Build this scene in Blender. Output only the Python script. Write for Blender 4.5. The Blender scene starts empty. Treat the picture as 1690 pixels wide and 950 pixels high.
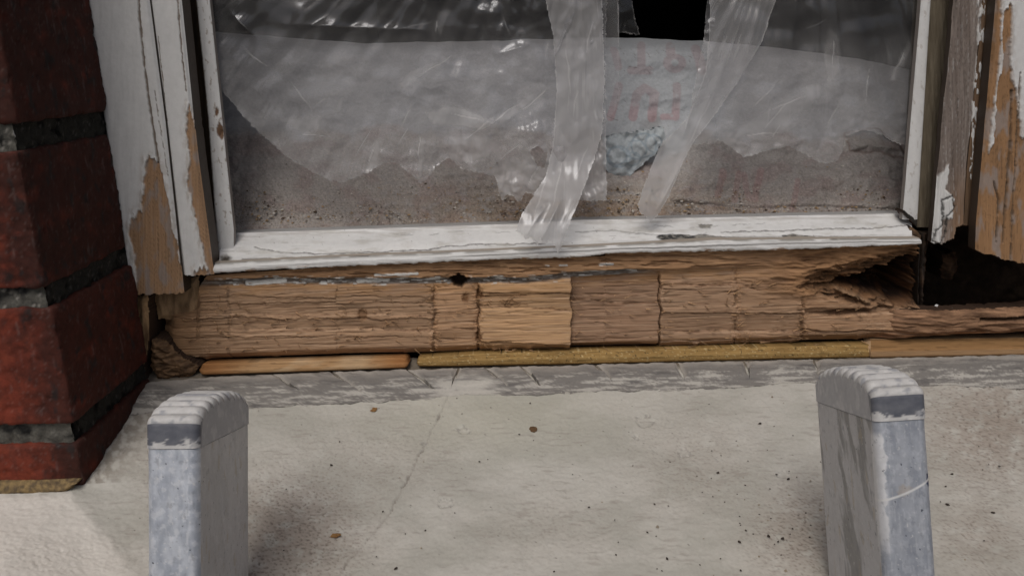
import bpy, math, random
import numpy as np
R = math.radians
scene = bpy.context.scene
col = scene.collection
# ------------------------------------------------------------------ camera
PITCH, ROLL, F = R(16.0), R(1.65), 1326.0
cam = bpy.data.cameras.new("camera"); cam.sensor_width = 36.0
cam.lens = 36.0 * F / 1690.0
cam.clip_start = 0.01; cam.clip_end = 2000
cam_o = bpy.data.objects.new("camera", cam); col.objects.link(cam_o)
cp, sp, cr, sr = math.cos(PITCH), math.sin(PITCH), math.cos(ROLL), math.sin(ROLL)
import mathutils
_right = mathutils.Vector((cr, sp*sr*0 + 0, 0))
fw = np.array([0, cp, -sp]); up0 = np.array([0, sp, cp]); rt0 = np.array([1., 0, 0])
# world right appears in the picture as (cos r, sin r upwards): the camera is rolled clockwise
cam_rt = rt0*cr - up0*sr
cam_up = rt0*sr + up0*cr
M = mathutils.Matrix(((cam_rt[0], cam_up[0], -fw[0], 0), (cam_rt[1], cam_up[1], -fw[1], 0),
                      (cam_rt[2], cam_up[2], -fw[2], 0), (0, 0, 0, 1)))
cam_o.matrix_world = M
scene.camera = cam_o
# ------------------------------------------------------------------ sky, sun, exposure
SUN_EL, SUN_AZ = R(56), R(16)          # overcast: broad soft light from above and behind the viewer
world = bpy.data.worlds.new("World"); scene.world = world; world.use_nodes = True
nt = world.node_tree; bg = nt.nodes["Background"]
sky = nt.nodes.new("ShaderNodeTexSky"); sky.sky_type = 'NISHITA'; sky.sun_disc = False
sky.sun_elevation = SUN_EL; sky.sun_rotation = R(180) + SUN_AZ
sky.air_density = 1.0; sky.dust_density = 6.0; sky.ozone_density = 1.0
hs = nt.nodes.new("ShaderNodeHueSaturation"); hs.inputs["Saturation"].default_value = 0.8
nt.links.new(sky.outputs[0], hs.inputs["Color"]); nt.links.new(hs.outputs[0], bg.inputs[0])
bg.inputs[1].default_value = 0.10
sun = bpy.data.lights.new("sun", 'SUN'); sun.energy = 1.5; sun.angle = R(28); sun.color = (1.0, 0.975, 0.94)
sun_o = bpy.data.objects.new("sun", sun); col.objects.link(sun_o)
d = mathutils.Vector((math.sin(SUN_AZ)*math.cos(SUN_EL), math.cos(SUN_AZ)*math.cos(SUN_EL), -math.sin(SUN_EL)))
sun_o.rotation_euler = d.to_track_quat('-Z', 'Y').to_euler()
vs = scene.view_settings
vs.view_transform = 'Standard'; vs.look = 'None'; vs.gamma = 1; vs.use_curve_mapping = False
vs.exposure = -0.56
# ------------------------------------------------------------------ photograph point <-> place
def ray(px, py):
    x = (np.asarray(px, float) - 845)/F; y = (475 - np.asarray(py, float))/F
    return [fw[k] + x*cam_rt[k] + y*cam_up[k] for k in range(3)]
def at(px, py, Y):
    r = ray(px, py); s = Y/r[1]
    return np.stack([r[0]*s, r[1]*s, r[2]*s], -1)
def at_depth(px, py, dep):
    r = ray(px, py)
    return np.stack([r[0]*dep, r[1]*dep, r[2]*dep], -1)
Z0, Y0, SL = -0.205, 0.37, 0.23
def at_sill(px, py, h=0):
    r = ray(px, py); s = (Z0 - SL*Y0)/(r[2] - SL*r[1])
    P = np.stack([r[0]*s, r[1]*s, r[2]*s], -1)
    n = np.array([0, -SL, 1])/math.sqrt(1+SL*SL)
    return P + np.asarray(h)[..., None]*n
def project(P):
    dep = P @ fw
    return 845 + F*(P @ cam_rt)/dep, 475 - F*(P @ cam_up)/dep
# ------------------------------------------------------------------ noise and shape helpers
_tab = np.random.RandomState(7).rand(256, 256)
_ang = _tab*2*np.pi; _gx, _gy = np.cos(_ang), np.sin(_ang)
def vn(x, y, s=0):
    """gradient noise, about 0..1"""
    x, y = np.broadcast_arrays(np.asarray(x, float) + s*17.31, np.asarray(y, float) + s*9.77)
    xf = np.floor(x); yf = np.floor(y); fx = x-xf; fy = y-yf
    xi = xf.astype(int); yi = yf.astype(int); x0, x1, y0, y1 = xi & 255, (xi+1) & 255, yi & 255, (yi+1) & 255
    u = fx*fx*fx*(fx*(fx*6-15)+10); v = fy*fy*fy*(fy*(fy*6-15)+10)
    a = _gx[x0, y0]*fx + _gy[x0, y0]*fy; b = _gx[x1, y0]*(fx-1) + _gy[x1, y0]*fy
    c = _gx[x0, y1]*fx + _gy[x0, y1]*(fy-1); e = _gx[x1, y1]*(fx-1) + _gy[x1, y1]*(fy-1)
    return np.clip(.5 + .85*((a*(1-u)+b*u)*(1-v) + (c*(1-u)+e*u)*v), 0, 1)
def folds(x, y, s, L, n=5, warp=.5):
    """straight sharp creases, as crumpled film has: triangle waves in a few directions, each coming and going"""
    r = np.random.RandomState(s); t = 0
    for k in range(n):
        a = r.uniform(0, math.pi); l = L*r.uniform(.6, 1.7); w = fbm(x/(L*1.6), y/(L*1.6), 2, s+k)
        ph = (x*math.cos(a)+y*math.sin(a))/l + warp*2*w + r.rand()
        tri = np.abs((ph % 1)-.5)*2; m = ss(.42, .62, fbm(x/(L*1.3), y/(L*1.3), 2, s+30+k))
        t = t + tri*m*l/L
    return t/n
def fbm(x, y, o=4, s=0, g=0.5):
    t = 0; a = 1; n = 0
    for k in range(o):
        t = t + a*vn(x*2**k, y*2**k, s+k*3); n += a; a *= g
    return t/n
def ridge(x, y, o=4, s=0):
    t = 0; a = 1; n = 0
    for k in range(o):
        t = t + a*(1-np.abs(2*vn(x*2**k, y*2**k, s+k*5)-1)); n += a; a *= 0.5
    return t/n
def ss(a, b, x):
    t = np.clip((x-a)/(b-a), 0, 1); return t*t*(3-2*t)
def seg_d(px, py, x0, y0, x1, y1):
    dx, dy = x1-x0, y1-y0; L = dx*dx+dy*dy + 1e-9
    t = np.clip(((px-x0)*dx+(py-y0)*dy)/L, 0, 1)
    return np.hypot(px-x0-t*dx, py-y0-t*dy), t
def line_d(px, py, pts):
    dd = np.full(np.shape(px), 1e9)
    for a, b in zip(pts[:-1], pts[1:]): dd = np.minimum(dd, seg_d(px, py, *a, *b)[0])
    return dd
def poly_sd(px, py, pts):
    dd = line_d(px, py, list(pts)+[pts[0]]); ins = np.zeros(np.shape(px), bool)
    for (x0, y0), (x1, y1) in zip(pts, list(pts[1:])+[pts[0]]):
        c = (y0 > py) != (y1 > py)
        xi = x0 + (py-y0)*(x1-x0)/((y1-y0) if y1 != y0 else 1e-9)
        ins ^= c & (px < xi)
    return np.where(ins, -dd, dd)
def crv(*pts):
    a = np.array(pts, float); o = np.argsort(a[:, 0]); a = a[o]
    def f(t):
        t = np.asarray(t, float); y = np.interp(t, a[:, 0], a[:, 1])
        if len(a) > 1:
            y = np.where(t < a[0, 0], a[0, 1]+(t-a[0, 0])*(a[1, 1]-a[0, 1])/(a[1, 0]-a[0, 0]), y)
            y = np.where(t > a[-1, 0], a[-1, 1]+(t-a[-1, 0])*(a[-1, 1]-a[-2, 1])/(a[-1, 0]-a[-2, 0]), y)
        return y
    return f
def mixc(c0, c1, t):
    t = np.asarray(t)[..., None]
    return np.asarray(c0)*(1-t) + np.asarray(c1)*t
def patch_h(x0, x1, top, bot, step=1.6, ny=None):
    nx = max(3, int((x1-x0)/step)+1); x = np.linspace(x0, x1, nx)
    t, b = top(x), bot(x)
    ny = ny or max(4, int(np.max(b-t)/step)+1); v = np.linspace(0, 1, ny)[:, None]
    return np.repeat(x[None], ny, 0), t[None]*(1-v)+b[None]*v, np.repeat(v, nx, 1)
def patch_v(y0, y1, left, right, step=1.6, nx=None):
    ny = max(3, int((y1-y0)/step)+1); y = np.linspace(y0, y1, ny)[:, None]
    l, r = left(y), right(y)
    nx = nx or max(4, int(np.max(r-l)/step)+1); u = np.linspace(0, 1, nx)[None]
    return l*(1-u)+r*u, np.repeat(y, nx, 1), np.repeat(u, ny, 0)
# ------------------------------------------------------------------ object helpers
def tag(o, label=None, cat=None, group=None, kind=None):
    if label: o['label'] = label
    if cat: o['category'] = cat
    if group: o['group'] = group
    if kind: o['kind'] = kind
    return o
def empty(name, loc, label, cat, group=None):
    o = bpy.data.objects.new(name, None); col.objects.link(o); o.location = loc; o.empty_display_size = .02
    return tag(o, label, cat, group)
def world_loc(o):
    v = np.zeros(3)
    while o is not None: v = v + np.array(o.location); o = o.parent
    return v
def mesh_obj(name, V, quads, m, parent=None, colr=None, attrs=None, origin=None, smooth=True):
    V = np.asarray(V, float); quads = np.asarray(quads, int)
    off = world_loc(parent) if parent is not None else np.zeros(3)
    org = np.asarray(origin, float) if origin is not None else off
    k = quads.shape[1]
    me = bpy.data.meshes.new(name)
    me.vertices.add(len(V)); me.vertices.foreach_set("co", (V-org).astype(np.float32).ravel())
    me.loops.add(quads.size); me.loops.foreach_set("vertex_index", quads.ravel().astype(np.int32))
    me.polygons.add(len(quads)); me.polygons.foreach_set("loop_start", (np.arange(len(quads))*k).astype(np.int32))
    me.polygons.foreach_set("loop_total", np.full(len(quads), k, np.int32))
    me.polygons.foreach_set("use_smooth", np.full(len(quads), smooth, bool))
    me.update(calc_edges=True); me.validate()
    if colr is not None:
        a = me.attributes.new("col", 'FLOAT_COLOR', 'POINT')
        c = np.ones((len(V), 4), np.float32); c[:, :3] = np.clip(colr, 0.002, 0.95); a.data.foreach_set("color", c.ravel())
    for n, arr in (attrs or {}).items():
        a = me.attributes.new(n, 'FLOAT', 'POINT'); a.data.foreach_set("value", np.asarray(arr, np.float32).ravel())
    me.materials.append(m)
    o = bpy.data.objects.new(name, me); col.objects.link(o)
    if parent is not None: o.parent = parent
    o.location = org - off
    return o
def sheet(name, P, C, m, parent=None, keep=None, depth=None, wall=None, attrs=None, origin=None):
    """a displaced surface with a real edge: boundary faces are carried back by `depth`"""
    ny, nx = P.shape[:2]; idx = np.arange(ny*nx).reshape(ny, nx)
    if keep is None: kq = np.ones((ny-1, nx-1), bool)
    else: kq = keep[:-1, :-1] & keep[1:, :-1] & keep[:-1, 1:] & keep[1:, 1:]
    q = np.stack([idx[:-1, :-1], idx[1:, :-1], idx[1:, 1:], idx[:-1, 1:]], -1)[kq]
    V = P.reshape(-1, 3); Cc = C.reshape(-1, 3); A = {n: a.ravel() for n, a in (attrs or {}).items()}
    if depth is not None:
        pad = np.zeros((ny+1, nx+1), bool); pad[1:-1, 1:-1] = kq
        e = []
        h = pad[:-1, 1:-1] != pad[1:, 1:-1]; j, i = np.nonzero(h); e.append(np.stack([idx[j, i], idx[j, i+1]], -1))
        w = pad[1:-1, :-1] != pad[1:-1, 1:]; j, i = np.nonzero(w); e.append(np.stack([idx[j, i], idx[j+1, i]], -1))
        e = np.concatenate(e); u, inv = np.unique(e, return_inverse=True); inv = inv.reshape(e.shape)
        n0 = len(V); f = V[u]; b = f + np.asarray(depth)
        V = np.concatenate([V, f, b]); wc = Cc[u] if wall is None else np.repeat(np.array([wall]), len(u), 0)
        Cc = np.concatenate([Cc, wc, wc]); A = {n: np.concatenate([a, a[u], a[u]]) for n, a in A.items()}
        w = np.stack([n0+inv[:, 0], n0+inv[:, 1], n0+len(u)+inv[:, 1], n0+len(u)+inv[:, 0]], -1)
        q = np.concatenate([q, w])
    used = np.unique(q); mp = np.zeros(len(V), int); mp[used] = np.arange(len(used))
    return mesh_obj(name, V[used], mp[q], m, parent, Cc[used], {n: a[used] for n, a in A.items()}, origin)
BACK = lambda d: (0, d, 0)
# ------------------------------------------------------------------ materials
def new_mat(name):
    m = bpy.data.materials.new(name); m.use_nodes = True
    return m, m.node_tree, m.node_tree.nodes["Principled BSDF"]
def skin(name, rough=0.7, spec=0.3, scale=(900, 900, 900), bump=0.25, var=0.18, rough_var=0.1, metal=0.0):
    m, t, b = new_mat(name); N, L = t.nodes, t.links
    a = N.new("ShaderNodeAttribute"); a.attribute_name = "col"
    tc = N.new("ShaderNodeTexCoord"); mp = N.new("ShaderNodeMapping"); mp.inputs["Scale"].default_value = scale
    L.new(tc.outputs["Object"], mp.inputs[0])
    n = N.new("ShaderNodeTexNoise"); n.inputs["Scale"].default_value = 1; n.inputs["Detail"].default_value = 5; n.inputs["Roughness"].default_value = .65
    L.new(mp.outputs[0], n.inputs["Vector"])
    r = N.new("ShaderNodeMapRange"); r.inputs["From Min"].default_value = .25; r.inputs["From Max"].default_value = .75
    r.inputs["To Min"].default_value = 1-var; r.inputs["To Max"].default_value = 1+var; L.new(n.outputs["Fac"], r.inputs[0])
    x = N.new("ShaderNodeVectorMath"); x.operation = 'SCALE'; L.new(a.outputs["Color"], x.inputs[0]); L.new(r.outputs[0], x.inputs["Scale"])
    L.new(x.outputs[0], b.inputs["Base Color"])
    r2 = N.new("ShaderNodeMapRange"); r2.inputs["To Min"].default_value = rough-rough_var; r2.inputs["To Max"].default_value = rough+rough_var
    L.new(n.outputs["Fac"], r2.inputs[0]); L.new(r2.outputs[0], b.inputs["Roughness"])
    bp = N.new("ShaderNodeBump"); bp.inputs["Strength"].default_value = bump; bp.inputs["Distance"].default_value = 0.0006
    L.new(n.outputs["Fac"], bp.inputs["Height"]); L.new(bp.outputs[0], b.inputs["Normal"])
    b.inputs["Specular IOR Level"].default_value = spec; b.inputs["Metallic"].default_value = metal
    return m
M_woodh = skin("wood_along", .75, .2, (60, 500, 1500), .3, .2)
M_woodv = skin("wood_upright", .7, .25, (1500, 500, 120), .4, .16)
M_paint = skin("old_paint", .5, .4, (350, 350, 350), .3, .06)
M_stone = skin("sill_stone", .85, .2, (700, 700, 700), .25, .07)
M_brick = skin("brick_clay", .85, .2, (420, 420, 420), .6, .24)
M_mortar = skin("mortar", .95, .1, (700, 700, 700), 1.0, .35)
M_alu = skin("spattered_aluminium", .48, .5, (400, 400, 400), .25, .1, .12, .35)
M_plast = skin("cap_plastic", .55, .4, (500, 500, 500), .3, .1)
M_bag = skin("sack_film", .6, .35, (600, 600, 600), .35, .15)
M_dark = skin("dark_matt", .9, .1, (300, 300, 300), .6, .3)
def film():
    m, t, b = new_mat("torn_polythene"); N, L = t.nodes, t.links; N.remove(b)
    out = [n for n in N if n.type == 'OUTPUT_MATERIAL'][0]
    a = N.new("ShaderNodeAttribute"); a.attribute_name = "dens"
    tr = N.new("ShaderNodeBsdfTransparent"); tr.inputs[0].default_value = (.97, .97, .98, 1)
    df = N.new("ShaderNodeBsdfDiffuse"); df.inputs[0].default_value = (.70, .69, .69, 1)
    tl = N.new("ShaderNodeBsdfTranslucent"); tl.inputs[0].default_value = (.6, .6, .62, 1)
    gl = N.new("ShaderNodeBsdfGlossy"); gl.inputs["Roughness"].default_value = .16; gl.inputs[0].default_value = (.85, .87, .92, 1)
    tc = N.new("ShaderNodeTexCoord"); n = N.new("ShaderNodeTexNoise"); n.inputs["Scale"].default_value = 260; n.inputs["Detail"].default_value = 4
    L.new(tc.outputs["Object"], n.inputs["Vector"])
    bp = N.new("ShaderNodeBump"); bp.inputs["Strength"].default_value = .10; bp.inputs["Distance"].default_value = .001; L.new(n.outputs["Fac"], bp.inputs["Height"])
    for s in (df, tl, gl): L.new(bp.outputs[0], s.inputs["Normal"])
    m1 = N.new("ShaderNodeMixShader"); m1.inputs[0].default_value = .3; L.new(df.outputs[0], m1.inputs[1]); L.new(tl.outputs[0], m1.inputs[2])
    m2 = N.new("ShaderNodeMixShader"); L.new(a.outputs["Fac"], m2.inputs[0]); L.new(tr.outputs[0], m2.inputs[1]); L.new(m1.outputs[0], m2.inputs[2])
    fr = N.new("ShaderNodeLayerWeight"); fr.inputs[0].default_value = .28; L.new(bp.outputs[0], fr.inputs["Normal"])
    mm = N.new("ShaderNodeMath"); mm.operation = 'MULTIPLY_ADD'; mm.inputs[1].default_value = .38; mm.inputs[2].default_value = .035; L.new(fr.outputs["Fresnel"], mm.inputs[0])
    m3 = N.new("ShaderNodeMixShader"); L.new(mm.outputs[0], m3.inputs[0]); L.new(m2.outputs[0], m3.inputs[1]); L.new(gl.outputs[0], m3.inputs[2])
    L.new(m3.outputs[0], out.inputs[0])
    return m
M_film = film()
# ------------------------------------------------------------------ colours of things (albedo)
PAINT = np.array((.70, .70, .695)); BARE = np.array((.39, .24, .138)); DARKW = np.array((.085, .05, .028))
GREYW = np.array((.20, .18, .165)); ROT = np.array((.17, .088, .042))
def wood_colour(px, py, a, b, grain=(70., 2.2), s=0):
    """streaks along the grain between colour a and colour b"""
    g = fbm(px/grain[0], py/grain[1], 4, s); l = fbm(px/(grain[0]*1.5), py/(grain[1]*9), 3, s+20)
    c = mixc(a, b, np.clip(.9*l + .8*(g-.5), 0, 1))
    k = ss(.60, .70, fbm(px/(grain[0]*.8), py/(grain[1]*.55), 3, s+40))
    return c*(1-.35*k[..., None])
# ================================================================== SETTING: ground, room, walls
def box_verts(x0, x1, y0, y1, z0, z1):
    return np.array([(x, y, z) for z in (z0, z1) for y in (y0, y1) for x in (x0, x1)], float)
BOXQ = [(0, 2, 3, 1), (4, 5, 7, 6), (0, 1, 5, 4), (2, 6, 7, 3), (0, 4, 6, 2), (1, 3, 7, 5)]
g = mesh_obj("ground", [(-400, -400, -1.25), (400, -400, -1.25), (400, 400, -1.25), (-400, 400, -1.25)], [(0, 1, 2, 3)], M_stone, None,
             np.full((4, 3), (.17, .165, .155)), None, (0, 0, -1.25))
g['kind'] = 'structure'  # unseen ground, added for its bounce light
V = box_verts(-.33, .48, .60, 2.2, -.6, .75)
rm = mesh_obj("room", V, [q for q in BOXQ if q != (0, 1, 5, 4)], M_dark, None, np.full((8, 3), (.035, .035, .04)), None, (0, .6, -.6), False); rm['kind'] = 'structure'  # the unlit interior's darkness put into near-black walls

# ================================================================== BRICK PIER
XC = -0.2220; YB = 0.37; YE = 0.458
pier = empty("brick_pier", (XC, YB, -.205), "sooty red brick pier with dark mortar rising from the sill beside the window", "brick pier")
def brick_mesh(name, x0, x1, y0, y1, z0, z1, seed, m, parent, darkened, rnd=.0022):
    """box with worn rounded arrises and an uneven skin"""
    fs = .0011 if x1 > XC-.01 and z0 < .08 else .004
    n = [max(5, int((b-a)/fs)) for a, b in ((x0, x1), (y0, y1), (z0, z1))]
    c = np.array([(x0+x1)/2, (y0+y1)/2, (z0+z1)/2]); h = np.array([(x1-x0)/2, (y1-y0)/2, (z1-z0)/2])
    Vs, Qs, o = [], [], 0
    for ax, sg in ((1, -1), (0, 1), (2, 1), (2, -1)):
        u, v = [(1, 2), (0, 2), (0, 1)][ax]
        U, W = np.meshgrid(np.linspace(-1, 1, n[u]), np.linspace(-1, 1, n[v]))
        p = np.zeros(U.shape+(3,)); p[..., u] = U*h[u]; p[..., v] = W*h[v]; p[..., ax] = sg*h[ax]
        i = np.clip(p, -(h-rnd), h-rnd); dlt = p-i; L = np.linalg.norm(dlt, axis=-1, keepdims=True)
        p = i + dlt/np.maximum(L, 1e-9)*np.minimum(L, rnd)
        w = p + c; nrm = dlt/np.maximum(L, 1e-9)
        a, b = (w[..., 0]+w[..., 1])*1000, w[..., 2]*1000
        d = (fbm(a/13, b/13, 5, seed, .6)-.5)*.0028 + (fbm(a/2.2, b/2.2, 3, seed+3)-.5)*.00035 - .0006*ss(.64, .75, fbm(a/5, b/5, 3, seed+9))
        w = w + nrm*d[..., None]
        id0 = np.arange(U.size).reshape(U.shape)+o
        q = np.stack([id0[:-1, :-1], id0[:-1, 1:], id0[1:, 1:], id0[1:, :-1]], -1).reshape(-1, 4)
        if sg*(1 if ax != 1 else -1) < 0: q = q[:, ::-1]
        Vs.append(w.reshape(-1, 3)); Qs.append(q); o += U.size
    P = np.concatenate(Vs); Q = np.concatenate(Qs)
    a, b = (P[:, 0]+P[:, 1])*1000, P[:, 2]*1000
    cl = mixc((.21, .040, .021), (.10, .026, .017), fbm(a/14, b/10, 4, seed+4))
    cl = mixc(cl, (.25, .055, .028), .35*ss(.6, .75, fbm(a/10, b/7, 3, seed+5)))
    # soot and the reveal's shade painted into the window side, with a ragged margin
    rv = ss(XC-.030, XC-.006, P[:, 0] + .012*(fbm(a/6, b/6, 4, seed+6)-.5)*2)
    cl = mixc(cl, (.024, .012, .010), darkened*rv*ss(.15, .65, fbm(a/16, b/12, 4, seed+7)+.18))
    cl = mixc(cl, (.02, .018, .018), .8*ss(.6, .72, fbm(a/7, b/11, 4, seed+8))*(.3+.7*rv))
    sp = ss(.70, .78, fbm(a/1.1, b/1.1, 2, seed+11)); cl = mixc(cl, (.42, .36, .33), .07*sp)
    st = ss(.66, .80, fbm(a/3., b/14, 4, seed+12)); cl = mixc(cl, (.34, .30, .29), .12*st)
    return mesh_obj(name, P, Q, m, parent, cl, None, (x0, y0, z0))
zc = [(-.2055, -.1805), (-.1715, -.1090), (-.1005, -.0340), (-.0235, .0455), (.0555, .1205), (.1305, .1955), (.2055, .2705), (.2805, .3455), (.3555, .4205)]
bn = 0
for k, (z0, z1) in enumerate(zc):
    z0, z1 = z0+.0008*(k > 0), z1-.0009
    Lf = .102 if k % 2 else .215
    jit = [0, .0008, -.0006, .0012][k % 4]
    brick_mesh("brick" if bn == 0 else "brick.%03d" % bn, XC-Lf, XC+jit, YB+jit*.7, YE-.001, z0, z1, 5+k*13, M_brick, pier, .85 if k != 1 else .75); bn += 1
    brick_mesh("brick.%03d" % bn, XC-Lf-.225, XC-Lf-.010, YB, YE-.001, z0, z1, 8+k*13, M_brick, pier, 0); bn += 1
# mortar: joints raked a few millimetres behind the faces, gritty
def mortar_face(ax):
    if ax == 'front':
        X, Z = np.meshgrid(np.linspace(XC-.46, XC-.0028, 330), np.linspace(-.206, .421, 460)); Yy = np.full(X.shape, YB+.0032)
        a, b = X*1000, Z*1000; Yy = Yy - (fbm(a/5, b/5, 5, 3)-.5)*.004 - (fbm(a/1.4, b/1.4, 3, 5)-.5)*.0016
        P = np.stack([X, Yy, Z], -1)
    else:
        Y, Z = np.meshgrid(np.linspace(YB+.0032, YE, 90), np.linspace(-.206, .421, 460)); X = np.full(Y.shape, XC-.0028)
        a, b = Y*1000, Z*1000; X = X + (fbm(a/5, b/5, 5, 13)-.5)*.004 + (fbm(a/1.4, b/1.4, 3, 15)-.5)*.0016
        P = np.stack([X, Y, Z], -1)
    c = mixc((.06, .058, .052), (.14, .135, .118), fbm(a/6, b/6, 4, 21)); c = mixc(c, (.02, .02, .02), ss(.55, .7, fbm(a/12, b/9, 4, 23)))
    c = mixc(c, (.35, .33, .30), .7*ss(.72, .78, fbm(a/1.3, b/1.3, 2, 25)))
    if ax != 'front': c = c*np.array((.30, .30, .30))  # reveal joints a darker copy: their shade painted into the colour
    low = ss(-.198, -.2035, P[..., 2]); c = mixc(c, (.30, .22, .10), low)
    return P, c
P, c = mortar_face('front'); P2, c2 = mortar_face('side')
idx = np.arange(P.shape[0]*P.shape[1]).reshape(P.shape[:2]); q1 = np.stack([idx[:-1, :-1], idx[:-1, 1:], idx[1:, 1:], idx[1:, :-1]], -1).reshape(-1, 4)
idx = np.arange(P2.shape[0]*P2.shape[1]).reshape(P2.shape[:2])+len(q1)*0+P.shape[0]*P.shape[1]; q2 = np.stack([idx[:-1, :-1], idx[:-1, 1:], idx[1:, 1:], idx[1:, :-1]], -1).reshape(-1, 4)
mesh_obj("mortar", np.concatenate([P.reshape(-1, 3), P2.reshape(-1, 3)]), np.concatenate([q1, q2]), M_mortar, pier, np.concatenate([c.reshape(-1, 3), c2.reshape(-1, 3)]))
# a bed of ochre mortar squeezed out under the lowest brick
X, T = np.meshgrid(np.linspace(XC-.30, XC-.001, 260), np.linspace(0, 1, 10))
a = X*1000; w = (fbm(a/7, T*2, 4, 33)-.4)*.006
P = np.stack([X, YB-.001-.004*np.sin(T*math.pi)-.3*w, -.2005-.0085*T*ss(.0, .012, XC+.001-X)+w*.4*T*ss(0, .01, XC-X)], -1)
sheet("mortar_bed", P, mixc((.26, .185, .09), (.10, .075, .05), ss(.3, .7, fbm(a/3, T*4, 4, 34))), M_mortar, pier, None, BACK(.02))

# ================================================================== STONE SILL
XS = np.concatenate([np.linspace(-.50, -.31, 60), np.linspace(-.309, .36, 920), np.linspace(.361, .62, 90)])
YS = np.linspace(.478, .300, 270)
X, Y = np.meshgrid(XS, YS)
Zs = Z0 + SL*(Y-Y0)
flat = -.2065 - .23*np.clip(X-(XC-.004), 0, None)
k = .004; hh = np.clip(.5+.5*(flat-Zs)/k, 0, 1); st_w = hh*(Y < .40)
Zst = Zs*(1-st_w)+flat*st_w + k*st_w*(1-st_w)
px, py = project(np.stack([X, Y, Zst], -1))
def pits(x, y, s): return ss(.56, .70, fbm(x/5, y/2.8, 4, s, .62))
brn = np.zeros(X.shape)  # brown stains, plus shade beside the ladder uprights painted in as brown
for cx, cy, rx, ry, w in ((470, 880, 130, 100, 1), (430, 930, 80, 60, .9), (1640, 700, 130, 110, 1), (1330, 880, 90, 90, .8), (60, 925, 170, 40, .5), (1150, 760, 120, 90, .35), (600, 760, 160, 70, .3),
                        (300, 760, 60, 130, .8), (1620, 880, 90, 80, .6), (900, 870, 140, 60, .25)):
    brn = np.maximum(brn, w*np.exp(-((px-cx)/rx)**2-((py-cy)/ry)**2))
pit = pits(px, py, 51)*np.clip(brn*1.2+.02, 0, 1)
h = (fbm(px/60, py/40, 4, 52)-.5)*.0018 + (fbm(px/9, py/6, 4, 53)-.5)*.0006 - pit*.0009
crack = line_d(px+8*(fbm(px/12, py/12, 4, 54)-.5), py, [(745, 640), (728, 680), (700, 735), (672, 790), (640, 850), (612, 885), (570, 930), (545, 975)])
ck = ss(2.2, .4, crack)*(.35+.65*ss(.4, .55, fbm(px/25, py/25, 2, 55)))
h -= ck*.0009
blot = fbm(px/150, py/70, 4, 56)
c = mixc((.50, .485, .445), (.415, .405, .365), ss(.3, .7, blot))
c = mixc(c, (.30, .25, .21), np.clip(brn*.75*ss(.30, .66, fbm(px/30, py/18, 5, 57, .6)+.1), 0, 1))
c = mixc(c, (.44, .43, .35), .5*np.exp(-((px-800)/190)**2-((py-690)/60)**2))
c = mixc(c, (.13, .095, .08), .8*pit)
c = mixc(c, (.20, .18, .16), ck*.8)
c = mixc(c, (.30, .27, .24), .45*ss(.58, .7, fbm(px/40, py/5, 4, 58))*ss(.45, .6, fbm(px/90, py/60, 3, 59)))
spk = ss(.86, .90, fbm(px/3.0, py/2.2, 2, 60)); c = mixc(c, (.08, .07, .06), spk*.7)
for cx, cy, r in ((1063, 694, 17), (1130, 745, 13), (735, 830, 15), (1294, 781, 13), (765, 708, 14), (700, 731, 7), (1640, 770, 15), (1050, 720, 8)):
    w = 1.1*r*(fbm(px/13, py/9, 4, cx)-.5)
    dd = np.hypot((px-cx), (py-cy)*1.7)+w
    chip = ss(r, r-3, dd); rim = chip*ss(r-7, r-2, dd)
    h -= chip*.0007; c = mixc(c, (.58, .56, .52), .4*chip*(cx != 1063)*ss(.35, .6, fbm(px/6, py/5, 3, cx+2))); c = mixc(c, (.17, .16, .15), .55*rim*(fbm(px/5, py/5, 2, cx+1) > .5))
stl = ss(-.0012, .0012, flat-Zs+.002*(fbm(px/20, py/20, 4, 66)-.5))*(Y < .372); c = mixc(c, (.68, .65, .60), .85*stl*(1-.6*ss(.4, .7, brn)))  # flat stool painted paler, for the extra light it catches facing up
# grey dust and old dark putty where the timber used to sit
bk = ss(.452, .462, Y + .006*(fbm(px/40, py/9, 4, 61)-.5)); c = mixc(c, (.17, .145, .115), bk)
h -= bk*.0015*fbm(px/10, py/6, 4, 62)
drt = ss(.03, .0, X-XC)*(Y > .372)*ss(.3, .6, fbm(px/12, py/12, 4, 63)); c = mixc(c, (.20, .17, .14), drt*.7)
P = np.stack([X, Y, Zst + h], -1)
# round nose and front face below the picture
nose = [P[-1]]
rows = []; cc = []
for a in np.linspace(10, 90, 8):
    q = P[-1].copy(); r = .010
    q[:, 1] -= r*math.sin(R(a)); q[:, 2] -= r*(1-math.cos(R(a))); rows.append(q); cc.append(c[-1])
for dz in (.02, .05, .09):
    q = rows[7].copy(); q[:, 2] -= dz; rows.append(q); cc.append(c[-1])
P = np.concatenate([P, np.array(rows)]); c = np.concatenate([c, np.array(cc)])
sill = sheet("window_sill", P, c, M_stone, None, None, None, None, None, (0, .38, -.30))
tag(sill, "pale weathered stone window sill, stained and pitted, sloping towards the ladder", "window sill")
fv, fq = [], []
for b in ((-3, 3, .335, .60, -1.25, -.285), (-3, 3, YB+.002, .60, .42, 3.2), (-3, XC-.47, YB+.002, .60, -.285, .42), (.375, 3, .462, .60, -.285, .42)):  # unseen wall boxes, those above and beside added to block sky light
    fq += [tuple(k+8*(len(fv)//8) for k in q) for q in BOXQ]; fv += list(box_verts(*b))
under = mesh_obj("wall", fv, fq, M_brick, None, np.full((len(fv), 3), (.14, .045, .03)), None, (0, .335, -1.25), False)
tag(under, "plain dark red house wall out of view around and below the window sill, partly added to block sky light", "wall")

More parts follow.
